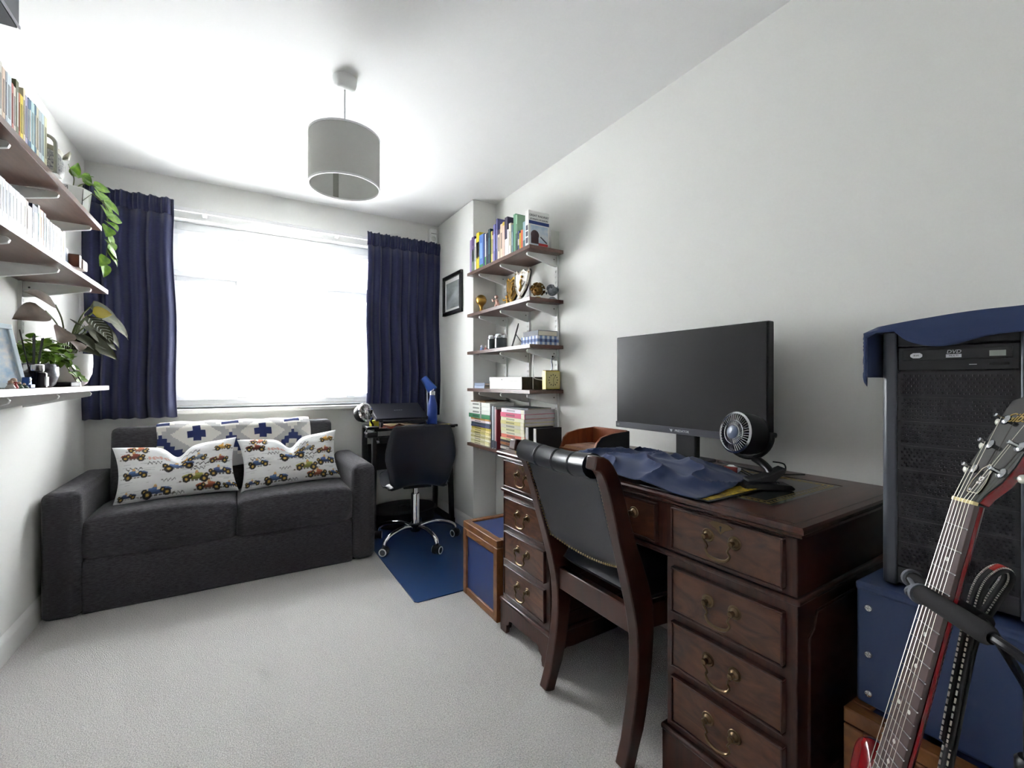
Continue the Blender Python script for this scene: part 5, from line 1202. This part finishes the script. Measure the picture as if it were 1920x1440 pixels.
# fan
fa = thing('desk_fan', 'black clip fan with silver grille beside the monitor on the desk', 'fan', (1.26, .715, zt))
n_ = Vector((-.95, .24, .14)).normalized(); q = Vector((0, 0, 1)).rotation_difference(n_); c = Vector((.0, .068, .148)); FRr = .058
ring = lambda prof, m, nm, **k: MB().lathe(prof, 36, c=c, axis=n_, caps=False).build(nm, m, fa, **k)
ring([(FRr, .022), (FRr + .002, .018), (FRr + .002, -.03), (FRr - .004, -.05), (FRr - .002, -.05), (FRr - .002, .02), (FRr, .022)], BLACKP, 'housing')
ring([(FRr + .001, .020), (FRr + .003, .023), (FRr - .002, .027), (FRr - .005, .023)], SILV, 'front_ring')
g = MB()
for k in range(40):
    a = 6.2832 * k / 40; g.cyl(c + q @ Vector((.02 * math.cos(a), .02 * math.sin(a), .031)), c + q @ Vector(((FRr - .004) * math.cos(a + .12), (FRr - .004) * math.sin(a + .12), .024)), .0012, 4)
for r_ in (.021, .033): g.lathe([(r_, .0305 - (r_ - .02) * .15), (r_ + .0015, .032 - (r_ - .02) * .15), (r_ + .003, .0305 - (r_ - .02) * .15)], 32, c=c, axis=n_, caps=False)
g.build('front_grille', SILV, fa)
MB().lathe([(.019, .028), (.0195, .033), (.015, .035), (.001, .036)], 24, c=c, axis=n_, caps=False).build('hub_badge', mat('blue_grey_badge', (72, 84, 108), .3), fa)
g = MB()
for k in range(30):
    a = 6.2832 * k / 30; g.cyl(c + q @ Vector((FRr * math.cos(a), FRr * math.sin(a), -.03)), c + q @ Vector((.034 * math.cos(a), .034 * math.sin(a), -.072)), .0014, 4)
g.lathe([(.034, -.072), (.03, -.078), (.001, -.079)], 24, c=c, axis=n_, caps=False)
g.build('rear_grille', BLACKP, fa)
bl = MB()
for k in range(5):
    a = 6.2832 * k / 5
    bl.add([c + q @ Vector((r_ * math.cos(a + d_), r_ * math.sin(a + d_), z_)) for r_, d_, z_ in ((.014, -.35, .012), (.014, .35, -.008), (.05, .5, -.012), (.053, .1, .004), (.05, -.25, .012))], [(0, 1, 2, 3, 4)])
bl.build('blades', BLACKM, fa, solid=.0015)
MB().lathe([(.014, -.06), (.018, -.03), (.018, .012), (.001, .014)], 18, c=c, axis=n_, caps=False).build('motor', BLACKP, fa)
sd = q @ Vector((0, 1, 0)); sd = Vector((0, 1, 0)); 
arc = [c + Vector((.03, .074 * math.cos(R(a)), .074 * math.sin(R(a)) )) for a in range(-185, 6, 10)]
MB().tube(arc, .0062, 8, flat=1.6).build('yoke', BLACKP, fa)
for s in (-1, 1): MB().lathe([(.001, .012), (.007, .01), (.008, 0), (.001, -.012)], 12, c=c + Vector((.03, s * .074, 0)), axis=(0, s, 0), caps=False).build('pivot_knob', BLACKP, fa)
MB().tube(bez([c + Vector((.03, -.02, -.072)), (.03, .02, .062), (.02, -.005, .045), (.012, -.01, .032)], 4), .011, 10).build('stem', BLACKP, fa)
MB().prism([(-.055, 0), (.075, 0), (.08, .006), (.07, .014), (.0, .02), (-.05, .014)], 'y', -.03, .03).xf(Matrix.Rotation(R(-38), 4, 'Z') @ Matrix.Translation((-.01, 0, 0))).build('lower_jaw', BLACKP, fa, bevel=.003)
MB().prism([(-.05, .02), (.02, .02), (.05, .055), (.046, .062), (.0, .04), (-.05, .026)], 'y', -.022, .022).xf(Matrix.Rotation(R(-38), 4, 'Z')).build('upper_jaw', BLACKP, fa, bevel=.003)
sg = MB()
for s in (-1, 1): sg.tube([(.03, s * .012, .012), (.02, s * .012, .04), (.0, s * .012, .03), (.035, s * .012, .018)], .0016, 6)
sg.xf(Matrix.Rotation(R(-38), 4, 'Z')).build('spring', SILV, fa)
MB().tube(bez([(.045, .0, .07), (.085, -.01, .06), (.10, .0, .03), (.08, .03, .004), (.12, .10, .003), (.2, .2, .003)], 6), .0022, 6).build('cable', BLACKP, fa)
# letter tray, letter rack, sticky notes, small clutter
t = thing('letter_tray', 'wooden letter tray with dark outer faces at the far end of desk', 'tray', M=Matrix.Translation((1.255, 1.489, zt)) @ Matrix.Rotation(R(1.5), 4, 'Z'))
TRI = mat('tray_inner_wood', (150, 82, 44), .4, var=(12, .3, (4, 1, 1), .6), second=(116, 58, 30))
MB().box(-.045, .16, -.11, .11, 0, .01).build('base', TRI, t, bevel=.002)
sp2 = [(-.04, .01), (.16, .01), (.16, .088), (.06, .082), (0, .07), (-.024, .05)]
for y0, y1 in ((-.11, -.10), (.10, .11)): MB().prism(sp2, 'y', y0, y1).build('side_wall', TRI, t, bevel=.001)
MB().prism([(a, b - .001) for a, b in sp2], 'y', -.1125, -.1102).build('dark_side_veneer', BLACKM, t)
MB().box(.15, .16, -.10, .10, .01, .09).build('back_wall', TRI, t, bevel=.001)
for k in range(5): MB().box(-.038 + k * .003, .13, -.09 + k * .002, .09, .0105 + k * .002, .012 + k * .002).build('paper', mat('brown_paper', (176, 132, 100), .8) if k < 4 else mat('printed_brown_paper', (168, 130, 112), .7, var=(30, .4)), t)
t = thing('letter_rack', 'dark upright letter rack with pale edges next to the letter tray', 'letter rack', (1.09, 1.617, zt))
for y, m in ((.0, BLACKM), (.062, BLACKM)):
    MB().box(.004, .14, y - .009, y + .009, 0, .094).build('divider', m, t, bevel=.001); MB().box(0, .004, y - .009, y + .009, 0, .094).build('pale_edge', mat('pale_grey_edge', (196, 196, 202), .5), t)
MB().box(.13, .14, .009, .053, 0, .09).build('back', mat('dark_red_wood', (96, 30, 24), .4), t); MB().box(0, .14, -.009, .071, 0, .006).build('base', BLACKM, t)
for k in range(4): MB().box(.012 + k * .004, .12, .012 + k * .009, .018 + k * .009, .006, .06 - k * .006).build('envelope', PAPERW, t)
one(MB().box(-.045, .045, -.035, .035, 0, .006), 'sticky_notes', mat('yellow_sticky_paper', (226, 206, 76), .8), 'yellow sticky notes lying at the far front corner of the desk', 'sticky notes', loc=(1.03, 1.575, zt), rz=R(-14), bevel=.0006)
one(MB().tube(bez([(1.50, 1.02, zt + .005), (1.44, .93, zt + .012), (1.40, .87, zt + .02), (1.44, .80, zt + .006), (1.53, .74, zt + .005)], 6), .003, 6), 'monitor_cable', BLACKP, 'black cable trailing behind the fan from the monitor stand', 'cable')
t = thing('usb_hub', 'small white and red gadget behind the fan near the monitor stand', 'gadget', (1.40, .90, zt), R(20))
MB().box(-.03, .03, -.02, .02, 0, .018).build('body', WHITEP, t, bevel=.004); MB().box(-.031, -.02, -.02, .02, .002, .02).build('red_end', bookmat((150, 60, 56)), t, bevel=.002)

# ------------------------------------------------------------------ blue box, computer tower, cover
bb = thing('vinyl_box', 'blue vinyl covered box carrying the black computer tower', 'box', (1.29, .21, .405))
MB().box(1.10, 1.50, -.03, .432, .405, .652).build('box_body', BLUEV, bb, world=True, bevel=.006, seg=3)
MB().box(1.098, 1.502, -.032, .434, .636, .654).build('lid_edge', BLUEV, bb, world=True, bevel=.006, seg=3)
for y, z in ((.41, .605), (.41, .51), (.41, .43), (.02, .605), (.02, .51)):
    sc = MB().lathe([(.007, 0), (.006, .002), (.001, .003)], 12, c=(1.099, y, z), axis=(-1, 0, 0)); sc.box(1.0950, 1.0965, y - .005, y + .005, z - .0008, z + .0008).box(1.0950, 1.0965, y - .0008, y + .0008, z - .005, z + .005)
    sc.build('screw', SILV, bb, world=True)
PCM = Matrix.Translation((1.13, .29, .654)) @ Matrix.Rotation(R(3), 4, 'Z')
pc = thing('computer_tower', 'black computer tower with perforated front standing on the blue box', 'computer', M=PCM)
PW = .107; PH = .514; PDp = .40
MB().box(.02, PDp, -PW + .006, PW - .006, .012, PH - .01).build('case', BLACKM, pc, bevel=.004)
CB = mat('satin_grey_column', (70, 74, 84), .35)
for s in (-1, 1):
    MB().prism([(.0, s * (PW - .024)), (.0, s * (PW - .008)), (.006, s * PW), (.06, s * PW), (.06, s * (PW - .024))], 'z', .006, PH).build('side_column', CB, pc, bevel=.003)
    MB().box(.05, .09, s * (PW - .03) - .012, s * (PW - .03) + .012, 0, .012).build('foot', BLACKP, pc, bevel=.002); MB().box(.33, .37, s * (PW - .03) - .012, s * (PW - .03) + .012, 0, .012).build('foot', BLACKP, pc, bevel=.002)
MB().box(.002, .05, -PW + .024, PW - .024, PH - .030, PH).build('top_bezel', BLACKM, pc, bevel=.003)
MB().box(.002, .05, -PW + .024, PW - .024, .012, .045).build('bottom_bezel', mat('dark_grey_bezel', (48, 48, 54), .45), pc, bevel=.002)
dvz = PH - .078
dv = MB().box(.004, .05, -PW + .025, PW - .025, dvz, dvz + .046).build('disc_drive', BLACKM, pc, bevel=.0015)
MB().box(.002, .006, -.074, .074, dvz + .020, dvz + .040).build('disc_tray', mat('disc_tray_black', (40, 40, 44), .4), dv, bevel=.001)
MB().box(.002, .005, -.07, -.045, dvz + .008, dvz + .013).build('eject_button', BLACKP, dv, bevel=.001)
MB().box(.0034, .0042, -.03, -.02, dvz + .0095, dvz + .0105).build('activity_light', LOGO, dv)
PF = lambda y, z: frame_m((.0018, y, z), (0, -1, 0), (0, 0, 1))
text_mesh('dvd_lettering', 'DVD', .0095, LOGO, dv, PF(0, dvz + .034), shear=.2)
MB().box(.0012, .002, -.0105, .0105, dvz + .0235, dvz + .0295).build('disc_symbol', LOGO, dv)
ru = mat('tray_mark', (58, 58, 64), .5)
text_mesh('multi_lettering', 'MULTI', .0045, ru, dv, frame_m((.0011, 0, dvz + .0265), (0, -1, 0), (0, 0, 1)))
pts = [(.062 + .0 - a, b) for a, b in ((0, .027), (.004, .024), (.014, .024), (.018, .027), (.018, .031), (.014, .034), (.004, .034), (0, .031))]
MB().prism([(a, dvz + b) for a, b in pts], 'x', .0012, .002).build('rw_symbol', LOGO, dv); text_mesh('rw_lettering', 'RW', .005, ru, dv, frame_m((.0011, .053, dvz + .029), (0, -1, 0), (0, 0, 1)))
MB().box(.0012, .002, -.066, -.046, dvz + .024, dvz + .034).build('lightscribe_symbol', mat('dim_silver', (150, 156, 150), .4), dv)
# perforated front rows: real strips between real holes (hex mesh)
rows = 8; z0 = .047; z1 = dvz - .003; rh = (z1 - z0) / rows; PERF = mat('perforated_black_steel', (44, 44, 48), .5)
MB().box(.030, .034, -PW + .024, PW - .024, z0, z1).build('filter_backing', mat('black_filter_foam', (10, 10, 11), .95), pc)
for fz in (z0 + rh * 6.6, z0 + rh * 1.9):
    fo = MB().lathe([(.066, 0), (.07, .004), (.066, .008), (.06, .004), (.066, 0)], 32, c=(.022, 0, fz), axis=(1, 0, 0), caps=False)
    for k in range(7):
        a = 6.2832 * k / 7; fo.cyl((.026, .012 * math.cos(a), fz + .012 * math.sin(a)), (.026, .064 * math.cos(a + .5), fz + .064 * math.sin(a + .5)), .006, 5)
    fo.lathe([(.02, 0), (.022, .006), (.001, .008)], 20, c=(.022, 0, fz), axis=(-1, 0, 0), caps=False); fo.build('front_fan', mat('fan_grey', (58, 58, 62), .6), pc)
y0 = -PW + .025; y1 = PW - .025; pit = .0074
cols = int((y1 - y0 - .008) / pit); nr_ = int((rh - .008) / (pit * .866))
pm = MB()
hr = pit * .36
zz0 = .004; 
cells = []
def ring_cell(cy, cz, hw, hh):
    # square cell with a hexagonal hole in the middle
    o_ = [(hw, -hh), (hw, hh), (-hw, hh), (-hw, -hh)]
    h_ = [(hr * math.cos(R(a)), hr * math.sin(R(a))) for a in (-45, 45, 135, 225)]
    b_ = len(pm.v)
    pm.v += [Vector((.004, cy + a, cz + b)) for a, b in o_] + [Vector((.004, cy + a, cz + b)) for a, b in h_] + [Vector((.0075, cy + a, cz + b)) for a, b in h_]
    for k in range(4):
        n2 = (k + 1) % 4
        pm.f.append((b_ + k, b_ + n2, b_ + 4 + n2, b_ + 4 + k)); pm.m.append(0)
        pm.f.append((b_ + 4 + k, b_ + 4 + n2, b_ + 8 + n2, b_ + 8 + k)); pm.m.append(0)
hw = (y1 - y0 - .008) / cols / 2; hh = (rh - .008) / nr_ / 2
for j in range(nr_):
    off = hw if j % 2 else 0
    for i in range(cols - (j % 2)):
        ring_cell(y0 + .004 + hw + off + i * 2 * hw, zz0 + hh + j * 2 * hh, hw, hh)
    if j % 2:
        for ya, yb in ((y0 + .004, y0 + .004 + hw), (y1 - .004 - hw, y1 - .004)): pm.add([(.004, ya, zz0 + j * 2 * hh), (.004, yb, zz0 + j * 2 * hh), (.004, yb, zz0 + (j + 1) * 2 * hh), (.004, ya, zz0 + (j + 1) * 2 * hh)], [(0, 1, 2, 3)])
for a, b, c_, d_ in ((y0, y1, .0005, .004), (y0, y1, rh - .004, rh - .0005), (y0, y0 + .004, .004, rh - .004), (y1 - .004, y1, .004, rh - .004)): pm.box(.004, .0075, a, b, c_, d_)
pme = pm.mesh('mesh_panel', PERF, False)
for k in range(rows):
    o = bpy.data.objects.new('mesh_panel', pme); COL.objects.link(o); o.parent = pc; o.location = (0, 0, z0 + k * rh)
# cloth over the tower
def tc_(u, v):
    # u across (from far side drop to near side), v from front drop to back
    wd = 2 * PW + .02; drop = .095
    s = u * (wd + 2 * drop) - drop; d = v * (.36 + .045) - .045
    y = PW + .008 - min(max(s, 0), wd); z = PH + .004; x = -.012 + max(d, 0)
    if s < 0: z += s + .012 * min(1, -s / .02) * 0; y += .012 + .006 * math.sin(v * 20)
    if s > wd: z -= (s - wd); y -= .006
    if d < 0:
        k = .42 + .42 * math.exp(-((u - .46) / .12) ** 2) - .6 * math.exp(-((u - .27) / .05) ** 2)
        z += d * max(.1, k); x = -.014 + .5 * d * 0
    if 0 <= s <= wd and d >= 0: z += .005 * mnoise.noise(Vector((u * 5, v * 5, 2))) + .004 + .022 * math.sin(min(1, s / wd) * 1.57)
    return (x, y, z)
cv = one(MB().grid(tc_, 60, 40), 'tower_cover', BLUECL, 'navy blue cloth draped over top of the computer tower', 'cloth', solid=.0025)
cv.matrix_basis = PCM

# ------------------------------------------------------------------ electric guitar on its stand
Wv = Vector((-.715, -.694, .063)).normalized(); Dv = Vector((-.233, .1405, -.962)); Dv = (Dv - Wv * Dv.dot(Wv)).normalized(); Nv = Dv.cross(Wv)
G0 = Vector((.881, .2156, .897))
GM = Matrix(((Wv.x, -Dv.x, Nv.x, G0.x), (Wv.y, -Dv.y, Nv.y, G0.y), (Wv.z, -Dv.z, Nv.z, G0.z), (0, 0, 0, 1)))
# local frame: x to the treble side, y up the neck from the nut, z out of the face (fretboard surface z=0)
if GM.to_3x3().determinant() < 0: raise Exception('guitar frame')
gu = thing('electric_guitar', 'cherry red electric guitar with black headstock on a stand beside the desk', 'guitar', M=GM)
ROSEW = mat('rosewood', (96, 78, 76), .4, var=(30, .4, (1, .06, 1), .4), second=(70, 52, 52))
SCL = .628
fp = lambda n: -SCL * (1 - 2 ** (-n / 12))
hwn = lambda y: .0215 + .0065 * min(1, -y / .314) if y <= 0 else .0215
# fretboard and neck
ye = fp(22.3)
MB().add([(-hwn(0), 0, 0), (hwn(0), 0, 0), (hwn(ye), ye, 0), (-hwn(ye), ye, 0), (-hwn(0), 0, -.006), (hwn(0), 0, -.006), (hwn(ye), ye, -.006), (-hwn(ye), ye, -.006)], [(0, 1, 2, 3), (4, 7, 6, 5), (0, 4, 5, 1), (1, 5, 6, 2), (2, 6, 7, 3), (3, 7, 4, 0)]).build('fretboard', ROSEW, gu, bevel=.0006)
nk = MB(); sec = []
for k in range(13):
    y = .0 + (ye - .02) * k / 12; hw = hwn(y); dpt = .014 + .004 * k / 12
    nk.v += [Vector((hw * math.cos(R(a)), y, -.006 - dpt * math.sin(R(a)))) for a in range(0, 181, 20)]
for k in range(12):
    for j in range(9): nk.f.append((k * 10 + j, k * 10 + j + 1, (k + 1) * 10 + j + 1, (k + 1) * 10 + j)); nk.m.append(0)
nk.f.append(tuple(range(10))); nk.m.append(0); nk.build('neck', REDG, gu)
for n in range(1, 23):
    y = fp(n); MB().cyl((-hwn(y) + .0005, y, .0003), (hwn(y) - .0005, y, .0003), .0011, 6).build('fret', SILV, gu)
for n in (3, 5, 7, 9, 12, 15, 17, 19, 21):
    y = (fp(n) + fp(n - 1)) / 2
    for x in ([-.012, .012] if n == 12 else [0]): MB().lathe([(.003, 0), (.003, .0004)], 14, c=(x, y, .0)).build('inlay_dot', mat('pearl_inlay', (226, 226, 220), .3), gu)
MB().box(-.0215, .0215, 0, .005, -.004, .0025).build('nut', mat('bone_nut', (226, 208, 150), .45), gu, bevel=.0006)
# headstock, tilted back 15 degrees
HM = Matrix.Translation((0, .005, -.004)) @ Matrix.Rotation(R(-15), 4, 'X')
ho = [(-.0215, 0), (.0215, 0), (.024, .012), (.036, .035), (.040, .06), (.0385, .10), (.041, .15), (.040, .165), (.022, .172), (0, .163), (-.022, .172), (-.040, .165), (-.041, .15), (-.0385, .10), (-.040, .06), (-.036, .035), (-.024, .012)]
hs = MB().prism(ho, 'z', -.0135, -.001).xf(HM).build('headstock', REDG, gu, bevel=.002)
MB().prism([(a * .985, b) for a, b in ho], 'z', -.0012, .0006).xf(HM).build('headstock_veneer', mat('gloss_black', (16, 16, 19), .1, coat=.6), hs, bevel=.0005)
bell = [(-.008, .012), (.011, .012), (.013, .018), (.013, .03), (.008, .05), (.0, .058), (-.008, .05), (-.012, .03), (-.011, .018)]
MB().prism(bell, 'z', .0006, .0016).xf(HM).build('truss_cover', MATS['gloss_black'], hs, bevel=.0003)
MB().tube([HM @ Vector((a, b, .0017)) for a, b in bell], .0006, 5, closed=True).build('truss_cover_edge', mat('cream_binding', (222, 216, 190), .4), hs)
for p in ((0, .054), (-.006, .016)): MB().lathe([(.0022, 0), (.0018, .001), (.0005, .0014)], 10, c=HM @ Vector((p[0], p[1], .0016)), axis=HM.to_3x3() @ Vector((0, 0, 1))).build('screw', SILV, hs)
text_mesh('cover_lettering', 'SG', .011, mat('white_ink', (236, 236, 236), .5), hs, HM @ frame_m((.002, .032, .0018), (0, 1, 0), (-1, 0, 0)))
text_mesh('headstock_logo', 'Gibson', .021, mat('gold_script', (176, 146, 80), .35, .6), hs, HM @ frame_m((.0, .135, .0009), (1, 0, 0), (0, 1, 0)), shear=.35)
posts = []
for s in (-1, 1):
    for k, y in enumerate((.048, .090, .132)):
        x = s * (.0255 + .001 * k); p = HM @ Vector((x, y, .0006)); up = (HM.to_3x3() @ Vector((0, 0, 1))).normalized()
        po = MB().lathe([(.0075, 0), (.0078, .001), (.006, .0025), (.0045, .003), (.0033, .004), (.0028, .010), (.0034, .0125), (.003, .0145), (.001, .015)], 14, c=p, axis=up, caps=False).build('tuner_post', SILV, hs)
        out = HM.to_3x3() @ Vector((s, 0, 0)); b0 = HM @ Vector((s * .036, y, -.007))
        MB().cyl(b0, b0 + out * .010, .0022, 8).build('tuner_shaft', SILV, hs)
        MB().ball(b0 + out * .014, .0062, 12, 8, (1, 1, .7)).build('tuner_button', mat('pearl_button', (222, 220, 208), .25, .3), hs)
        posts.append((p + up * .008, s, k))
sx = [-.0165 + .0066 * i for i in range(6)]
order = {(-1, 0): 0, (-1, 1): 1, (-1, 2): 2, (1, 2): 3, (1, 1): 4, (1, 0): 5}
for p, s, k in posts:
    i = order[(s, k)]; r_ = .00048 - .00004 * i
    MB().tube([p + Vector((-s * .003, 0, 0)), (sx[i], .0025, .0033), (sx[i] * 1.45, -SCL, .011)], r_, 5).build('string', mat('steel_string', (214, 208, 196), .3, 1.), gu)
# body: double cutaway with pointed horns, bevelled edges
half = [(0, -.455), (.028, -.458), (.045, -.45), (.062, -.43), (.083, -.41), (.102, -.412), (.115, -.435), (.112, -.475), (.108, -.51), (.12, -.55), (.148, -.60), (.168, -.655), (.165, -.71), (.14, -.755), (.09, -.78), (.03, -.787), (0, -.787)]
hb = [(a, b) for a, b in half]; hbl = [(-a * 1.03, b + (.012 if b > -.4 and a > .06 else 0)) for a, b in half[::-1][1:-1]]
bo = [Vector((a, b, 0)) for a, b in hb + hbl]; bo = bez(bo + [bo[0]], 4)[:-1]
inner = []
cen = Vector((0, -.58, 0)); nb_ = len(bo)
for i, p in enumerate(bo):
    tg = (bo[(i + 1) % nb_] - bo[i - 1]).normalized(); inn = Vector((tg.y, -tg.x, 0))
    if inn.dot(cen - p) < 0 and abs(p.x) > .12: inn = -inn
    inner.append(inn)
sgn = 1
area = sum(bo[i].x * bo[(i + 1) % nb_].y - bo[(i + 1) % nb_].x * bo[i].y for i in range(nb_))
def layer(off, z): 
    out = []
    for i, p in enumerate(bo):
        tg = (bo[(i + 1) % nb_] - bo[i - 1]).normalized(); inn = Vector((-tg.y, tg.x, 0)) * (1 if area > 0 else -1)
        q_ = p + inn * off; out.append((q_.x, q_.y, z))
    return out
bd = MB(); lay = [layer(.012, -.016), layer(.004, -.019), layer(.0, -.026), layer(.0, -.038), layer(.006, -.048), layer(.012, -.050)]
for l_ in lay: bd.v += [Vector(p) for p in l_]
for k in range(len(lay) - 1):
    for i in range(nb_): bd.f.append((k * nb_ + i, k * nb_ + (i + 1) % nb_, (k + 1) * nb_ + (i + 1) % nb_, (k + 1) * nb_ + i)); bd.m.append(0)
bd.f += [tuple(range(nb_)), tuple((len(lay) - 1) * nb_ + i for i in range(nb_))]; bd.m += [0, 0]
bdo = bd.build('body', REDG, gu, angle=35)
MB().prism([(-.05, -.45), (.05, -.45), (.09, -.53), (.10, -.60), (.07, -.60), (.05, -.64), (-.05, -.63), (-.06, -.5)], 'z', -.016, -.0135).build('pickguard', MATS['gloss_black'], gu, bevel=.0005)
for y in (-.485, -.575): MB().box(-.036, .036, y - .019, y + .019, -.0135, -.004).build('pickup', SILV, gu, bevel=.002)
MB().box(-.042, .042, -SCL - .008, -SCL + .008, -.0135, .008).build('bridge', SILV, gu, bevel=.003); MB().cyl((-.044, -.67, -.006), (.044, -.67, -.006), .006, 10).build('tailpiece', SILV, gu)
for x, y in ((.075, -.66), (.11, -.64), (.085, -.71), (.12, -.69)): MB().lathe([(.012, -.016), (.011, 0), (.009, .002), (.001, .003)], 16, c=(x, y, 0), caps=False).build('control_knob', BLACKP, gu)
# leather strap hanging behind the neck, white stitched
STR = thing('guitar_strap', 'black leather guitar strap with white stitching hanging behind the neck', 'guitar strap', M=GM)
cpth = bez([(.004, -.33, -.054), (.004, -.22, -.046), (.004, -.14, -.041), (.004, -.10, -.043), (.006, -.078, -.052), (.006, -.074, -.062), (.005, -.088, -.067), (.004, -.12, -.060), (.0, -.18, -.052), (0, -.28, -.058), (0, -.40, -.066), (0, -.52, -.07)], 6)
mb = MB(); hw = .014
sides = []
for i, p in enumerate(cpth):
    k = i / (len(cpth) - 1); wdir = Vector((1, 0, .15)).normalized()
    sides.append((p - wdir * hw, p + wdir * hw))
for a, b in sides: mb.v += [a, b]
for i in range(len(sides) - 1): mb.f.append((2 * i, 2 * i + 1, 2 * i + 3, 2 * i + 2)); mb.m.append(0)
mb.build('strap_band', mat('black_strap_leather', (24, 23, 27), .45), STR, solid=.004)
sm = MB()
for e in (0, 1):
    pts_ = [s_[e] * .82 + s_[1 - e] * .18 for s_ in sides]; pts_ = [p for i in range(len(pts_) - 1) for p in (pts_[i], (pts_[i] + pts_[i + 1]) / 2)]
    for z_ in (-.0028, .0028):
        for i in range(0, len(pts_) - 1):
            a, b = pts_[i], pts_[i + 1]; nrm = (b - a).cross(Vector((1, 0, .15))).normalized(); sm.cyl(a + nrm * z_, a + (b - a) * .62 + nrm * z_, .0013, 5)
    
sm.build('stitching', mat('white_thread', (226, 222, 214), .8), STR, kind='stuff')
i0 = len(cpth) // 2 - 6
rdp = MB()
for i in range(22, 30): 
    a, b = sides[i]; rdp.v += [a * .8 + b * .2 + Vector((0, .0035, 0)), a * .2 + b * .8 + Vector((0, .0035, 0))]
for i in range(7): rdp.f.append((2 * i, 2 * i + 1, 2 * i + 3, 2 * i + 2)); rdp.m.append(0)
rdp.build('red_patch', bookmat((176, 36, 30)), STR, solid=.001)
# stand: upright, foam yoke, rubber strap, cradle and tripod legs
gs = thing('guitar_stand', 'black tubular guitar stand with foam neck yoke holding the red guitar', 'guitar stand', M=Matrix.Translation((.965, .165, 0)))
def gp(x, y, z): return GM @ Vector((x, y, z)) - Vector((.965, .165, 0))
ys = fp(4.55)
MB().tube([gp(-.118, ys, -.034), gp(.04, ys, -.034)], .011, 12).build('rear_foam_arm', FOAM, gs)
MB().tube([gp(-.004, ys + .002, .014), gp(-.002, ys + .002, .0145), gp(.118, ys + .002, .0145), gp(.126, ys + .002, .013)], [.009, .0125, .0125, .008], 12).build('front_foam_arm', FOAM, gs)
for x, z in ((-.12, -.034), (-.007, .0145)):
    MB().lathe([(.009, -.004), (.0145, -.003), (.0145, .003), (.009, .004), (.001, .005)], 18, c=gp(x, ys, z), axis=-Wv, caps=False).build('end_cap', GREYR, gs)
MB().tube([gp(-.122, ys, -.03), gp(-.07, ys - .001, -.010), gp(-.026, ys - .002, .006)], .0032, 8).build('rubber_strap', GREYR, gs)
lp = [gp(-.018 + .008 * math.sin(R(a)) , ys + .010 * math.sin(R(a)), .012 + .012 * math.cos(R(a))) for a in range(0, 360, 24)]
MB().tube(lp, .0034, 8, closed=True).build('strap_loop', GREYR, gs)
MB().ball(gp(-.018, ys, .0125), .0075).build('strap_peg', GREYR, gs)
MB().tube(bez([gp(.125, ys + .002, .013), gp(.15, ys - .004, .0), gp(.14, ys - .03, -.05), (0, 0, .60)], 6), .0055, 8).build('yoke_rod', BLACKP, gs)
MB().tube(bez([gp(.038, ys, -.034), gp(.05, ys - .02, -.05), (0, 0, .62)], 5), .0055, 8).build('yoke_rod', BLACKP, gs)
MB().cyl((0, 0, .10), (0, 0, .52), .0125, 14).build('upright', BLACKM, gs); MB().cyl((0, 0, .50), (0, 0, .63), .009, 12).build('inner_tube', BLACKM, gs)
MB().lathe([(.017, .49), (.018, .495), (.018, .525), (.014, .53)], 16).build('collar', BLACKP, gs); MB().cyl((.015, 0, .51), (.035, 0, .51), .007, 10).build('collar_knob', BLACKP, gs)
MB().lathe([(.018, .09), (.02, .1), (.02, .15), (.016, .155)], 16).build('leg_collar', BLACKP, gs)
for a in (92, 180, 268):
    o = MB().tube(bez([(0, 0, .14), (.08 * math.cos(R(a)), .08 * math.sin(R(a)), .09), (.17 * math.cos(R(a)), .17 * math.sin(R(a)), .012)], 5), .008, 8).build('leg', BLACKM, gs)
    MB().ball((.17 * math.cos(R(a)), .17 * math.sin(R(a)), .012), .012).build('rubber_foot', FOAM, o)
for s in (-1, 1):
    e0 = gp(s * .09, -.80, -.055); e1 = gp(s * .09, -.80, .01)
    MB().tube(bez([(0, 0, .12), (Vector((0, 0, .12)) + e0) / 2 + Vector((0, 0, -.01)), e0], 4), .008, 8).build('cradle_arm', BLACKM, gs)
    MB().tube([e0, e1, e1 + Vector((0, 0, .02))], .010, 10).build('cradle_foam', FOAM, gs)
